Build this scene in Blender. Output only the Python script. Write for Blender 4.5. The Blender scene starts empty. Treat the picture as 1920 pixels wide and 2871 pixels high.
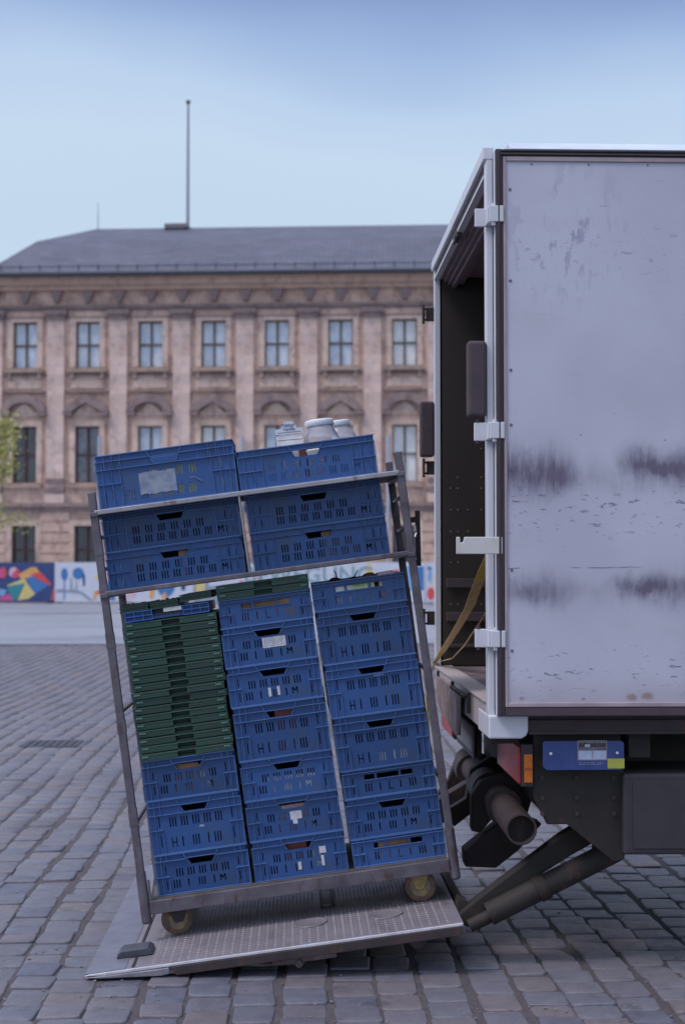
import bpy, bmesh, math, random
from math import radians as R_, sin, cos, pi
from mathutils import Matrix, Vector
random.seed(7)
sc = bpy.context.scene
COL = sc.collection

# ------------------------------------------------------------------ camera
EYE = 1.63
cam = bpy.data.objects.new("camera", bpy.data.cameras.new("camera"))
COL.objects.link(cam); sc.camera = cam
cam.location = (0, 0, EYE)
cam.rotation_euler = (R_(90 + 2.24), 0, R_(-1.92))
cam.data.sensor_fit = 'VERTICAL'; cam.data.sensor_height = 36; cam.data.lens = 50.0
cam.data.clip_end = 2000; cam.data.clip_start = .05
cam.data.dof.use_dof = True; cam.data.dof.focus_distance = 5.95; cam.data.dof.aperture_fstop = 3.0

# ------------------------------------------------------------------ sky, sun, exposure
SUN_EL, SUN_AZ = 54, -114           # azimuth measured clockwise from +Y: to the left
w = bpy.data.worlds.new("World"); sc.world = w; w.use_nodes = True
nt = w.node_tree; nt.nodes.clear(); L = nt.links.new
def wn(t, **k):
    n = nt.nodes.new(t)
    for a, b in k.items(): setattr(n, a, b)
    return n
out = wn('ShaderNodeOutputWorld')
sky = wn('ShaderNodeTexSky', sky_type='NISHITA', sun_disc=False, sun_elevation=R_(SUN_EL), sun_rotation=R_(SUN_AZ), dust_density=2.0, air_density=1.2)
bg1 = wn('ShaderNodeBackground'); bg1.inputs[1].default_value = .09; L(sky.outputs[0], bg1.inputs[0])
tc = wn('ShaderNodeTexCoord'); sep = wn('ShaderNodeSeparateXYZ'); L(tc.outputs['Generated'], sep.inputs[0])
mp = wn('ShaderNodeMapping'); mp.inputs['Scale'].default_value = (1.0, 1.0, 2.6); mp.inputs['Location'].default_value = (.35, .2, .15); L(tc.outputs['Generated'], mp.inputs[0])
nz = wn('ShaderNodeTexNoise'); nz.inputs['Scale'].default_value = 2.4; nz.inputs['Detail'].default_value = 3; nz.inputs['Roughness'].default_value = .4
L(mp.outputs[0], nz.inputs['Vector'])
ad = wn('ShaderNodeMath', operation='MULTIPLY_ADD'); L(nz.outputs[0], ad.inputs[0]); ad.inputs[1].default_value = .15; L(sep.outputs[2], ad.inputs[2])
rp = wn('ShaderNodeValToRGB'); L(ad.outputs[0], rp.inputs[0])
el = rp.color_ramp.elements
el[0].position = .10; el[0].color = (.50, .64, .80, 1)
el[1].position = 1.0; el[1].color = (1.35, 1.5, 1.85, 1)
for p, c in ((.30, (.54, .655, .80)), (.345, (.56, .68, .83)), (.385, (.50, .63, .82)), (.43, (.30, .42, .68)), (.475, (.17, .245, .48)), (.54, (.17, .235, .44)), (.66, (.45, .52, .72)), (.80, (.90, 1.0, 1.25))):
    e = el.new(p); e.color = (*c, 1)
bg2 = wn('ShaderNodeBackground'); bg2.inputs[1].default_value = 1.0; L(rp.outputs[0], bg2.inputs[0])
mx = wn('ShaderNodeMixShader'); mx.inputs[0].default_value = .72; L(bg1.outputs[0], mx.inputs[1]); L(bg2.outputs[0], mx.inputs[2]); L(mx.outputs[0], out.inputs[0])
sun = bpy.data.objects.new("sun", bpy.data.lights.new("sun", 'SUN')); COL.objects.link(sun)
sun.data.energy = 1.35; sun.data.angle = R_(17); sun.data.color = (1, .90, .88)
az, e_ = R_(SUN_AZ), R_(SUN_EL)
sdir = Vector((sin(az) * cos(e_), cos(az) * cos(e_), sin(e_)))
sun.rotation_euler = sdir.to_track_quat('Z', 'Y').to_euler()
sc.view_settings.view_transform = 'Standard'; sc.view_settings.look = 'None'
sc.view_settings.exposure = 0.30; sc.view_settings.gamma = 1.0
sc.render.film_transparent = False

# ------------------------------------------------------------------ object helpers
def tag(o, label=None, cat=None, group=None, kind=None):
    if label: o['label'] = label
    if cat: o['category'] = cat
    if group: o['group'] = group
    if kind: o['kind'] = kind
    return o
def empty(name, loc=(0, 0, 0), rot=(0, 0, 0)):
    o = bpy.data.objects.new(name, None); COL.objects.link(o)
    o.empty_display_size = .1; o.location = loc; o.rotation_euler = rot
    return o
class MB:
    def __init__(s): s.v = []; s.f = []; s.m = []; s.mi = 0; s.smooth = []
    def add(s, vs, fs, sm=False):
        b = len(s.v); s.v += [tuple(q) for q in vs]
        for f in fs: s.f.append([b + i for i in f]); s.m.append(s.mi); s.smooth.append(sm)
        return s
    def box(s, x0, x1, y0, y1, z0, z1, M=None):
        vs = [(x, y, z) for x in (x0, x1) for y in (y0, y1) for z in (z0, z1)]
        if M: vs = [M @ Vector(q) for q in vs]
        return s.add(vs, [(0, 1, 3, 2), (4, 6, 7, 5), (0, 4, 5, 1), (2, 3, 7, 6), (0, 2, 6, 4), (1, 5, 7, 3)])
    def prism(s, pts, y0, y1, axis='y', M=None):
        """outline pts (a,b) extruded along an axis: y -> (a,y,b), x -> (x,a,b), z -> (a,b,z)"""
        n = len(pts)
        mk = {'y': lambda a, b, t: (a, t, b), 'x': lambda a, b, t: (t, a, b), 'z': lambda a, b, t: (a, b, t)}[axis]
        vs = [mk(a, b, y0) for a, b in pts] + [mk(a, b, y1) for a, b in pts]
        if M: vs = [M @ Vector(q) for q in vs]
        fs = [tuple(range(n)), tuple(range(2 * n - 1, n - 1, -1))] + [(i, i + n, (i + 1) % n + n, (i + 1) % n) for i in range(n)]
        return s.add(vs, fs)
    def tube(s, p, q, r, n=12, r2=None, caps=True, sm=True):
        p, q = Vector(p), Vector(q); d = (q - p).normalized()
        a = d.orthogonal().normalized(); b = d.cross(a); r2 = r if r2 is None else r2
        vs = []
        for c, rr in ((p, r), (q, r2)):
            vs += [c + (a * cos(2 * pi * i / n) + b * sin(2 * pi * i / n)) * rr for i in range(n)]
        s.add(vs, [(i, (i + 1) % n, (i + 1) % n + n, i + n) for i in range(n)], sm)
        if caps: s.add(vs, [tuple(range(n))[::-1], tuple(range(n, 2 * n))])
        return s
    def path(s, pts, r, n=8):
        for a, b in zip(pts, pts[1:]): s.tube(a, b, r, n)
        return s
    def obar(s, p, q, hw, hh, up=(0, 0, 1)):
        """square bar from p to q, half sizes hw (side) hh (up)"""
        p, q = Vector(p), Vector(q); d = (q - p).normalized(); sd = d.cross(Vector(up)).normalized(); u = sd.cross(d)
        vs = [c + sd * a * hw + u * b * hh for c in (p, q) for a, b in ((-1, -1), (1, -1), (1, 1), (-1, 1))]
        return s.add(vs, [(0, 1, 2, 3), (7, 6, 5, 4), (0, 4, 5, 1), (1, 5, 6, 2), (2, 6, 7, 3), (3, 7, 4, 0)])
    def lathe(s, prof, n=24, c=(0, 0, 0), M=None, sm=True):
        vs = [(c[0] + r * cos(2 * pi * i / n), c[1] + r * sin(2 * pi * i / n), c[2] + z) for r, z in prof for i in range(n)]
        if M: vs = [M @ Vector(q) for q in vs]
        k = len(prof)
        fs = [(j * n + i, j * n + (i + 1) % n, (j + 1) * n + (i + 1) % n, (j + 1) * n + i) for j in range(k - 1) for i in range(n)]
        s.add(vs, fs, sm)
        return s
    def panel(s, W, Hh, holes, th, x0=0, z0=0, y=0, tris=()):
        """upright plate in the XZ plane with rectangular holes; front at y, back at y+th"""
        xs = sorted({round(q, 5) for q in [x0, x0 + W] + [h[0] for h in holes] + [h[1] for h in holes]})
        zs = sorted({round(q, 5) for q in [z0, z0 + Hh] + [h[2] for h in holes] + [h[3] for h in holes]})
        def hole(cx, cz): return any(h[0] < cx < h[1] and h[2] < cz < h[3] for h in holes)
        solid = [[not hole((xs[i] + xs[i + 1]) / 2, (zs[j] + zs[j + 1]) / 2) for j in range(len(zs) - 1)] for i in range(len(xs) - 1)]
        nx, nz_ = len(xs) - 1, len(zs) - 1
        vid = {}; vs = []; fs = []
        def V(i, j, k):
            if (i, j, k) not in vid: vid[(i, j, k)] = len(vs); vs.append((xs[i], y + k * th, zs[j]))
            return vid[(i, j, k)]
        for i in range(nx):
            for j in range(nz_):
                if not solid[i][j]: continue
                fs.append((V(i, j, 0), V(i + 1, j, 0), V(i + 1, j + 1, 0), V(i, j + 1, 0)))
                fs.append((V(i, j, 1), V(i, j + 1, 1), V(i + 1, j + 1, 1), V(i + 1, j, 1)))
                if i == 0 or not solid[i - 1][j]: fs.append((V(i, j, 0), V(i, j + 1, 0), V(i, j + 1, 1), V(i, j, 1)))
                if i == nx - 1 or not solid[i + 1][j]: fs.append((V(i + 1, j, 0), V(i + 1, j, 1), V(i + 1, j + 1, 1), V(i + 1, j + 1, 0)))
                if j == 0 or not solid[i][j - 1]: fs.append((V(i, j, 0), V(i, j, 1), V(i + 1, j, 1), V(i + 1, j, 0)))
                if j == nz_ - 1 or not solid[i][j + 1]: fs.append((V(i, j + 1, 0), V(i + 1, j + 1, 0), V(i + 1, j + 1, 1), V(i, j + 1, 1)))
        s.add(vs, fs)
        for t in tris: s.prism(t, y, y + th)
        return s
    def build(s, name, mats, parent=None, bevel=0, seg=2):
        me = bpy.data.meshes.new(name); me.from_pydata(s.v, [], s.f)
        if not isinstance(mats, (list, tuple)): mats = [mats]
        for m in mats: me.materials.append(m)
        for i, p in enumerate(me.polygons): p.material_index = min(s.m[i], len(mats) - 1); p.use_smooth = s.smooth[i]
        me.validate(); me.update()
        bm = bmesh.new(); bm.from_mesh(me); bmesh.ops.recalc_face_normals(bm, faces=bm.faces); bm.to_mesh(me); bm.free()
        o = bpy.data.objects.new(name, me); COL.objects.link(o)
        if parent: o.parent = parent
        if bevel:
            b = o.modifiers.new('bevel', 'BEVEL'); b.width = bevel; b.segments = seg; b.limit_method = 'ANGLE'; b.angle_limit = R_(40)
        return o
def copy_tree(o, parent=None):
    c = o.copy(); COL.objects.link(c); c.parent = parent
    for ch in [k for k in bpy.data.objects if k.parent == o]: copy_tree(ch, c)
    return c
def text_obj(body, size, mat, name='lettering', extrude=.001, parent=None, align='CENTER', spacing=1.0, bold=0.0):
    cu = bpy.data.curves.new(name, 'FONT'); cu.body = body; cu.size = size; cu.extrude = extrude; cu.align_x = align; cu.align_y = 'CENTER'
    cu.space_character = spacing; cu.offset = bold
    t = bpy.data.objects.new(name, cu); COL.objects.link(t)
    dg = bpy.context.evaluated_depsgraph_get(); me = bpy.data.meshes.new_from_object(t.evaluated_get(dg))
    bpy.data.objects.remove(t); me.materials.clear(); me.materials.append(mat)
    o = bpy.data.objects.new(name, me); COL.objects.link(o); o.rotation_euler = (R_(90), 0, 0)
    if parent: o.parent = parent
    return o

# ------------------------------------------------------------------ material helpers
class NM:
    def __init__(s, name, rough=.6, metal=0, spec=.5):
        s.mat = bpy.data.materials.new(name); s.mat.use_nodes = True; s.t = s.mat.node_tree
        s.b = s.t.nodes['Principled BSDF']; s.b.inputs['Roughness'].default_value = rough; s.b.inputs['Metallic'].default_value = metal
        s.b.inputs['Specular IOR Level'].default_value = spec
        s.co = s.t.nodes.new('ShaderNodeTexCoord'); s.P = s.co.outputs['Object']
    def n(s, t, **k):
        q = s.t.nodes.new(t)
        for a, b in k.items(): setattr(q, a, b)
        return q
    def l(s, a, b): s.t.links.new(a, b)
    def put(s, sock, v):
        if hasattr(v, 'links'): s.l(v, sock)
        else: sock.default_value = v
    def math(s, op, a, b=0.0, c=None, clamp=False):
        q = s.n('ShaderNodeMath', operation=op, use_clamp=clamp); s.put(q.inputs[0], a); s.put(q.inputs[1], b)
        if c is not None: s.put(q.inputs[2], c)
        return q.outputs[0]
    def map(s, scale=(1, 1, 1), loc=(0, 0, 0), rot=(0, 0, 0), src=None):
        q = s.n('ShaderNodeMapping'); q.inputs['Scale'].default_value = scale; q.inputs['Location'].default_value = loc; q.inputs['Rotation'].default_value = rot
        s.l(src or s.P, q.inputs[0]); return q.outputs[0]
    def noise(s, scale=5, detail=4, rough=.55, vec=None, dist=0):
        q = s.n('ShaderNodeTexNoise'); q.inputs['Scale'].default_value = scale; q.inputs['Detail'].default_value = detail
        q.inputs['Roughness'].default_value = rough; q.inputs['Distortion'].default_value = dist; s.l(vec or s.P, q.inputs['Vector']); return q.outputs[0]
    def ramp(s, f, stops):
        q = s.n('ShaderNodeValToRGB'); s.l(f, q.inputs[0]); e = q.color_ramp.elements
        while len(e) > 1: e.remove(e[-1])
        e[0].position = stops[0][0]; e[0].color = (*tuple3(stops[0][1]), 1)
        for p, c in stops[1:]: k = e.new(p); k.color = (*tuple3(c), 1)
        return q.outputs[0]
    def mix(s, f, a, b, mode='MIX'):
        q = s.n('ShaderNodeMix', data_type='RGBA', blend_type=mode); s.put(q.inputs[0], f)
        for i, v in ((6, a), (7, b)):
            if hasattr(v, 'links'): s.l(v, q.inputs[i])
            else: q.inputs[i].default_value = (*tuple3(v), 1)
        return q.outputs[2]
    def xyz(s):
        q = s.n('ShaderNodeSeparateXYZ'); s.l(s.P, q.inputs[0]); return q.outputs
    def gauss(s, v, c, wd):
        d = s.math('DIVIDE', s.math('SUBTRACT', v, c), wd); return s.math('POWER', 2.718, s.math('MULTIPLY', s.math('MULTIPLY', d, d), -1.0))
    def smooth(s, v, a, b):
        q = s.n('ShaderNodeMapRange', interpolation_type='SMOOTHSTEP'); s.l(v, q.inputs[0]); q.inputs[1].default_value = a; q.inputs[2].default_value = b; return q.outputs[0]
    def color(s, c):
        if hasattr(c, 'links'): s.l(c, s.b.inputs['Base Color'])
        else: s.b.inputs['Base Color'].default_value = (*tuple3(c), 1)
        return s
    def rough(s, v): s.put(s.b.inputs['Roughness'], v); return s
    def bump(s, h, st=.3, dist=.01):
        q = s.n('ShaderNodeBump'); q.inputs['Strength'].default_value = st; q.inputs['Distance'].default_value = dist; s.l(h, q.inputs['Height']); s.l(q.outputs[0], s.b.inputs['Normal']); return s
    def rnd(s):
        q = s.n('ShaderNodeNewGeometry'); return q.outputs['Random Per Island']
    def ornd(s):
        q = s.n('ShaderNodeObjectInfo'); return q.outputs['Random']
def tuple3(c): return (c, c, c) if isinstance(c, (int, float)) else tuple(c[:3])
def simple(name, c, c2=None, rough=.6, metal=0, sc_=12, bump=.15, dist=.002, spec=.5, lo=.35, hi=.65):
    m = NM(name, rough, metal, spec); nz_ = m.noise(sc_, 5, .6)
    m.color(m.ramp(nz_, [(lo, c), (hi, c2 or tuple(q * .75 for q in tuple3(c)))]))
    if bump: m.bump(m.noise(sc_ * 6, 3), bump, dist)
    return m.mat

# plastic: blue and green crates
def plastic(name, c, dirt, rough=.42):
    m = NM(name, rough, 0, .5)
    v = m.math('MULTIPLY_ADD', m.ornd(), .50, .76)
    base = m.mix(m.smooth(m.noise(9, 5, .65), .5, .75), c, dirt)
    q = m.n('ShaderNodeVectorMath', operation='SCALE'); m.l(base, q.inputs[0]); m.l(v, q.inputs['Scale'])
    scuff = m.smooth(m.noise(1, 4, .65, vec=m.map((70, 70, 14))), .62, .74)
    m.color(m.mix(m.math('MULTIPLY', scuff, .5), q.outputs[0], tuple(min(1, a * 2 + .06) for a in c)))
    m.rough(m.math('MULTIPLY_ADD', m.noise(20, 3), .3, rough - .15)); m.bump(m.noise(120, 2), .12, .001)
    return m.mat
M = {}
M['blue'] = plastic('blue_crate_plastic', (.026, .078, .235), (.038, .075, .17))
M['blue_rim'] = plastic('scuffed_lit_blue_rim', (.070, .155, .37), (.075, .13, .27))  # wear plus light caught on the ledges, both put into the colour
M['green'] = plastic('green_crate_plastic', (.042, .092, .070), (.055, .090, .075), .45)
M['blue2'] = plastic('light_blue_plastic', (.04, .13, .46), (.05, .12, .33))
M['black_plastic'] = simple('dark_plastic', (.02, .02, .03), (.035, .035, .045), .5)
M['paper'] = simple('paper_label', (.62, .62, .66), (.45, .45, .52), .8, sc_=40, lo=.45, hi=.7)
M['grey_label'] = simple('worn_grey_label', (.30, .34, .42), (.16, .21, .34), .7, sc_=30, lo=.4, hi=.7)
M['brown_box'] = simple('cardboard', (.30, .17, .09), (.16, .09, .05), .8, sc_=14)
M['white_pack'] = simple('white_wrapping', (.86, .85, .86), (.68, .64, .66), .5, sc_=20)
M['pink_pack'] = simple('pink_wrapping', (.65, .30, .34), (.75, .62, .62), .5, sc_=16, lo=.42, hi=.58)
M['yellow_pack'] = simple('yellow_wrapping', (.92, .88, .16), (.82, .74, .18), .5, sc_=16)
M['lime_pack'] = simple('pale_green_wrapping', (.40, .55, .18), (.75, .72, .55), .5, sc_=18, lo=.42, hi=.58)
M['beet'] = simple('dark_red_skin', (.10, .02, .02), (.05, .015, .02), .45, sc_=30)
M['pepper'] = simple('red_skin', (.30, .05, .03), (.16, .04, .03), .35, sc_=20)
M['potato'] = simple('brown_skin', (.32, .17, .09), (.20, .09, .06), .6, sc_=30)
# trolley steel
def steel(name, c1, c2, rust=.25, rough=.5, metal=.5):
    m = NM(name, rough, metal, .5)
    base = m.ramp(m.noise(7, 6, .65), [(.3, c1), (.7, c2)])
    r = m.smooth(m.noise(16, 6, .7, vec=m.map((1, 1, .5))), .60 - rust * .3, .74)
    m.color(m.mix(m.math('MULTIPLY', r, .8), base, (.11, .055, .045)))
    m.rough(m.math('MULTIPLY_ADD', r, .35, rough)); m.bump(m.noise(60, 4), .25, .002)
    return m.mat
M['steel'] = steel('galvanised_steel', (.21, .19, .225), (.105, .09, .11), .25)
M['steel_bright'] = steel('worn_bright_steel', (.45, .43, .46), (.30, .28, .31), .1, .35, .7)
M['steel_dark'] = steel('dark_greasy_steel', (.017, .013, .012), (.028, .022, .021), .15, .72, .0)
M['steel_brown'] = steel('dirty_brown_steel', (.058, .041, .046), (.034, .025, .028), .35, .7, .0)
M['deck'] = simple('shelf_board', (.10, .08, .075), (.15, .13, .125), .7)
M['rubber'] = simple('black_rubber', (.036, .030, .032), (.05, .042, .045), .6)
M['rubber_grey'] = simple('grey_purple_rubber', (.080, .055, .068), (.062, .045, .055), .75)
M['caster'] = simple('brown_wheel_rubber', (.16, .095, .055), (.09, .055, .04), .6, sc_=25)
M['caster_hub'] = simple('yellow_grey_hub', (.30, .22, .11), (.14, .10, .08), .5, sc_=25)
M['caster_fork'] = simple('yellow_zinc_fork', (.40, .31, .10), (.20, .14, .08), .45, .4, sc_=20)
# truck body
def white_paint(name, c=(.64, .64, .70), dirt=(.36, .31, .33), amt=.5, rough=.42):
    m = NM(name, rough); d = m.smooth(m.noise(3.5, 6, .65), .5, .8)
    fine = m.smooth(m.noise(45, 4, .7), .64, .74)
    col = m.mix(m.math('MULTIPLY', d, amt), c, dirt); m.color(m.mix(m.math('MULTIPLY', fine, amt), col, tuple(q * .6 for q in dirt)))
    m.bump(m.noise(30, 3), .08, .002); return m.mat
M['white'] = white_paint('dirty_white_paint')
M['frame_white'] = white_paint('white_frame_paint', (.62, .63, .70), (.40, .36, .40), .35)
M['sill'] = white_paint('scuffed_sill_paint', (.48, .42, .43), (.20, .12, .09), .9, .5)
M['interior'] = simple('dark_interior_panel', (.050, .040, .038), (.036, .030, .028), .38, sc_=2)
M['ceiling_in'] = simple('purple_grey_lining', (.20, .14, .17), (.15, .11, .13), .6, sc_=4)
M['floor_in'] = simple('worn_cargo_floor', (.24, .19, .21), (.13, .10, .11), .6, sc_=9)
M['roof_fibre'] = simple('translucent_roof_fibreglass', (.55, .62, .74), (.45, .50, .60), .5, sc_=6)
M['red_lens'] = simple('red_lamp_lens', (.50, .04, .045), (.30, .03, .03), .3, sc_=30, bump=.4)
M['orange_lens'] = simple('orange_marker_lens', (.75, .20, .02), (.60, .14, .02), .3, sc_=40)
M['plate_blue'] = simple('blue_sign_plate', (.035, .06, .22), (.05, .08, .24), .5, sc_=18)
M['plate_yellow'] = simple('yellow_sticker', (.50, .52, .07), (.42, .42, .08), .5, sc_=30)
M['plate_print'] = simple('grey_printing', (.40, .38, .44), (.30, .28, .34), .6, sc_=40)
M['plate_dark'] = simple('dark_sticker_field', (.05, .035, .05), (.08, .06, .08), .6, sc_=40)
M['plate_light'] = simple('pale_sticker_field', (.50, .56, .72), (.42, .48, .66), .6, sc_=40)
M['webbing'] = simple('yellow_webbing', (.80, .62, .32), (.62, .46, .24), .85, sc_=30)
M['webbing_bright'] = simple('bright_yellow_webbing', (.85, .76, .14), (.70, .62, .16), .85, sc_=30)

def door_panel_material():
    m = NM('scratched_white_door_skin', .40)
    x, y, z = m.xyz()                       # object coordinates = world metres
    base = m.mix(m.smooth(m.noise(1.6, 4, .5), .35, .7), (.56, .56, .67), (.49, .485, .59))
    base = m.mix(m.math('MULTIPLY', m.smooth(m.noise(2.5, 6, .7, vec=m.map((1, 1, 1.4))), .52, .75), .4), base, (.46, .42, .48))
    # brushed rubber smears in two bands
    def smear(z0, wz, x0, x1, amt, seed, slant=22):
        edge = m.math('MULTIPLY', m.math('SUBTRACT', m.noise(6, 5, .65, vec=m.map((1, 1, .6), (seed, 0, seed))), .5), .20)
        zz = m.math('ADD', z, edge)
        g = m.gauss(zz, z0, wz)
        xm = m.math('MULTIPLY', m.smooth(m.math('ADD', x, edge), x0 - .05, x0 + .05), m.smooth(m.math('ADD', x, m.math('MULTIPLY', edge, -1)), x1 + .07, x1 - .07))
        streak = m.smooth(m.noise(1, 5, .7, vec=m.map((46, 1, 9), (seed, 0, 0), (0, R_(slant), 0))), .25, .75)
        return m.math('MULTIPLY', m.math('MULTIPLY', m.math('MULTIPLY', g, xm), m.math('MULTIPLY_ADD', streak, .50, .50)), amt)
    tot = smear(2.035, .085, .79, 1.07, .95, 1.0)
    for a in ((1.975, .070, .80, 1.10, .60, 2.3, -15), (2.055, .055, 1.30, 1.90, .95, 3.0), (2.00, .070, 1.40, 1.90, .6, 6.0, -10), (1.985, .060, 1.04, 1.42, .34, 4.0, 8), (1.550, .046, .80, .97, .80, 5.0, 30), (1.540, .058, .93, 1.08, .60, 5.7, 18), (1.565, .044, 1.28, 1.46, .9, 8.0, 12), (1.55, .060, 1.40, 1.90, 1.0, 8.8, 26), (1.53, .045, 1.02, 1.32, .28, 9.0, 30)):
        tot = m.math('ADD', tot, smear(*a))
    col = m.mix(m.math('MULTIPLY', tot, 1.0, clamp=True), base, (.15, .125, .19))
    # short horizontal scrapes and a few long lines
    s1 = m.smooth(m.noise(1, 3, .6, vec=m.map((7, 1, 75))), .685, .73)
    a1 = m.smooth(m.noise(2.3, 2, .5, vec=m.map((1, 1, 2.2), (3, 0, 1))), .46, .60)
    col = m.mix(m.math('MULTIPLY', m.math('MULTIPLY', s1, a1), .6), col, (.14, .15, .27))
    s2 = m.smooth(m.noise(1, 3, .7, vec=m.map((20, 1, 60), (4, 0, 4), (0, R_(12), 0))), .61, .67)
    a2 = m.math('ADD', m.gauss(z, 1.22, .09), m.math('ADD', m.gauss(z, 1.86, .10), m.math('MULTIPLY', m.gauss(z, 2.9, .12), .5)))
    col = m.mix(m.math('MULTIPLY', m.math('MULTIPLY', s2, a2), .8, clamp=True), col, (.13, .12, .20))
    s3 = m.smooth(m.noise(1, 4, .6, vec=m.map((26, 1, 9), (1, 0, 2), (0, R_(35), 0))), .56, .64)
    a3 = m.math('MULTIPLY', m.gauss(z, 2.98, .22), m.gauss(x, 1.08, .2))
    col = m.mix(m.math('MULTIPLY', m.math('MULTIPLY', s3, a3), .6), col, (.22, .22, .34))
    ln = m.math('MULTIPLY', m.gauss(m.math('ADD', z, m.math('MULTIPLY', m.noise(4, 2), .02)), 1.640, .0022), m.smooth(m.noise(1, 2, vec=m.map((6, 1, 1))), .40, .50))
    col = m.mix(m.math('MULTIPLY', ln, .85), col, (.10, .09, .15))
    # rust blots along the bottom
    for (rx, rz, rr) in ((.90, 1.112, .020), (1.145, 1.108, .014), (1.34, 1.115, .035), (1.40, 1.118, .04), (1.23, 1.76, .005), (1.48, 2.14, .008), (1.14, 2.16, .006)):
        d = m.math('SQRT', m.math('ADD', m.math('POWER', m.math('SUBTRACT', x, rx), 2.0), m.math('POWER', m.math('MULTIPLY', m.math('SUBTRACT', z, rz), 1.8), 2.0)))
        d = m.math('ADD', d, m.math('MULTIPLY', m.math('SUBTRACT', m.noise(40, 4, .7), .5), .03))
        col = m.mix(m.math('MULTIPLY', m.smooth(d, rr, rr * .2), .75), col, (.24, .09, .06))
    grime = m.math('MULTIPLY', m.smooth(m.math('ADD', z, m.math('MULTIPLY', m.noise(7, 4), .12)), 1.30, 1.12), .5)
    col = m.mix(grime, col, (.36, .29, .32))
    m.color(col); m.rough(m.math('MULTIPLY_ADD', m.noise(6, 4), .3, .28)); m.bump(m.noise(3, 5, .6), .12, .01)
    return m.mat
M['door'] = door_panel_material()

# ------------------------------------------------------------------ GROUND
def ground_material():
    m = NM('plaza_ground', .55)
    x, y, z = m.xyz()
    n1 = m.noise(.35, 5, .6, vec=m.map((.35, 1.2, 1)))
    c = m.ramp(n1, [(.3, (.21, .22, .27)), (.7, (.30, .31, .36))])
    rows = m.noise(1, 3, .6, vec=m.map((.6, 4.5, 1)))
    c = m.mix(m.smooth(rows, .45, .7), c, (.19, .19, .24))
    far = m.smooth(y, 29.5, 31.0)
    c = m.mix(far, c, m.ramp(m.noise(.25, 4, .6, vec=m.map((.3, 1.5, 1))), [(.3, (.30, .33, .39)), (.7, (.38, .41, .46))]))
    near = m.smooth(y, 22, 20)
    c = m.mix(near, c, (.035, .032, .036))
    m.color(c); m.rough(m.math('MULTIPLY_ADD', near, .3, .48)); m.bump(m.noise(30, 4), .3, .01)
    return m.mat
g = MB(); g.add([(-400, -60, -.03), (400, -60, -.03), (400, 700, -.03), (-400, 700, -.03)], [(0, 1, 2, 3)])
tag(g.build('ground', ground_material()), kind='structure')

def cobble_material():
    m = NM('granite_setts', .5)
    r = m.rnd()
    c = m.ramp(r, [(0, (.075, .09, .15)), (.12, (.115, .125, .175)), (.35, (.15, .152, .19)), (.55, (.13, .125, .16)), (.74, (.165, .155, .185)), (.88, (.175, .145, .155)), (.96, (.20, .16, .15)), (1, (.07, .08, .14))])
    q9 = m.n('ShaderNodeVectorMath', operation='SCALE'); m.l(c, q9.inputs[0]); q9.inputs['Scale'].default_value = .92; c = q9.outputs[0]
    c = m.mix(.42, c, m.ramp(m.noise(11, 7, .75), [(.3, (.075, .072, .10)), (.7, (.25, .235, .265))]))
    sp = m.smooth(m.noise(140, 3, .7), .60, .75)
    c = m.mix(m.math('MULTIPLY', sp, .4), c, (.35, .34, .37))
    c = m.mix(m.math('MULTIPLY', m.smooth(m.noise(.9, 4, .6), .48, .70), .45), c, (.085, .07, .08))
    c = m.mix(m.math('MULTIPLY', m.smooth(m.noise(2.7, 5, .7, vec=m.map((1, 1, 1), (9, 4, 0))), .60, .66), .4), c, (.05, .045, .055))
    m.color(c); m.rough(m.math('MULTIPLY_ADD', m.noise(25, 4), .35, .24))
    m.bump(m.noise(55, 7, .75), .8, .006)
    return m.mat
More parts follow.
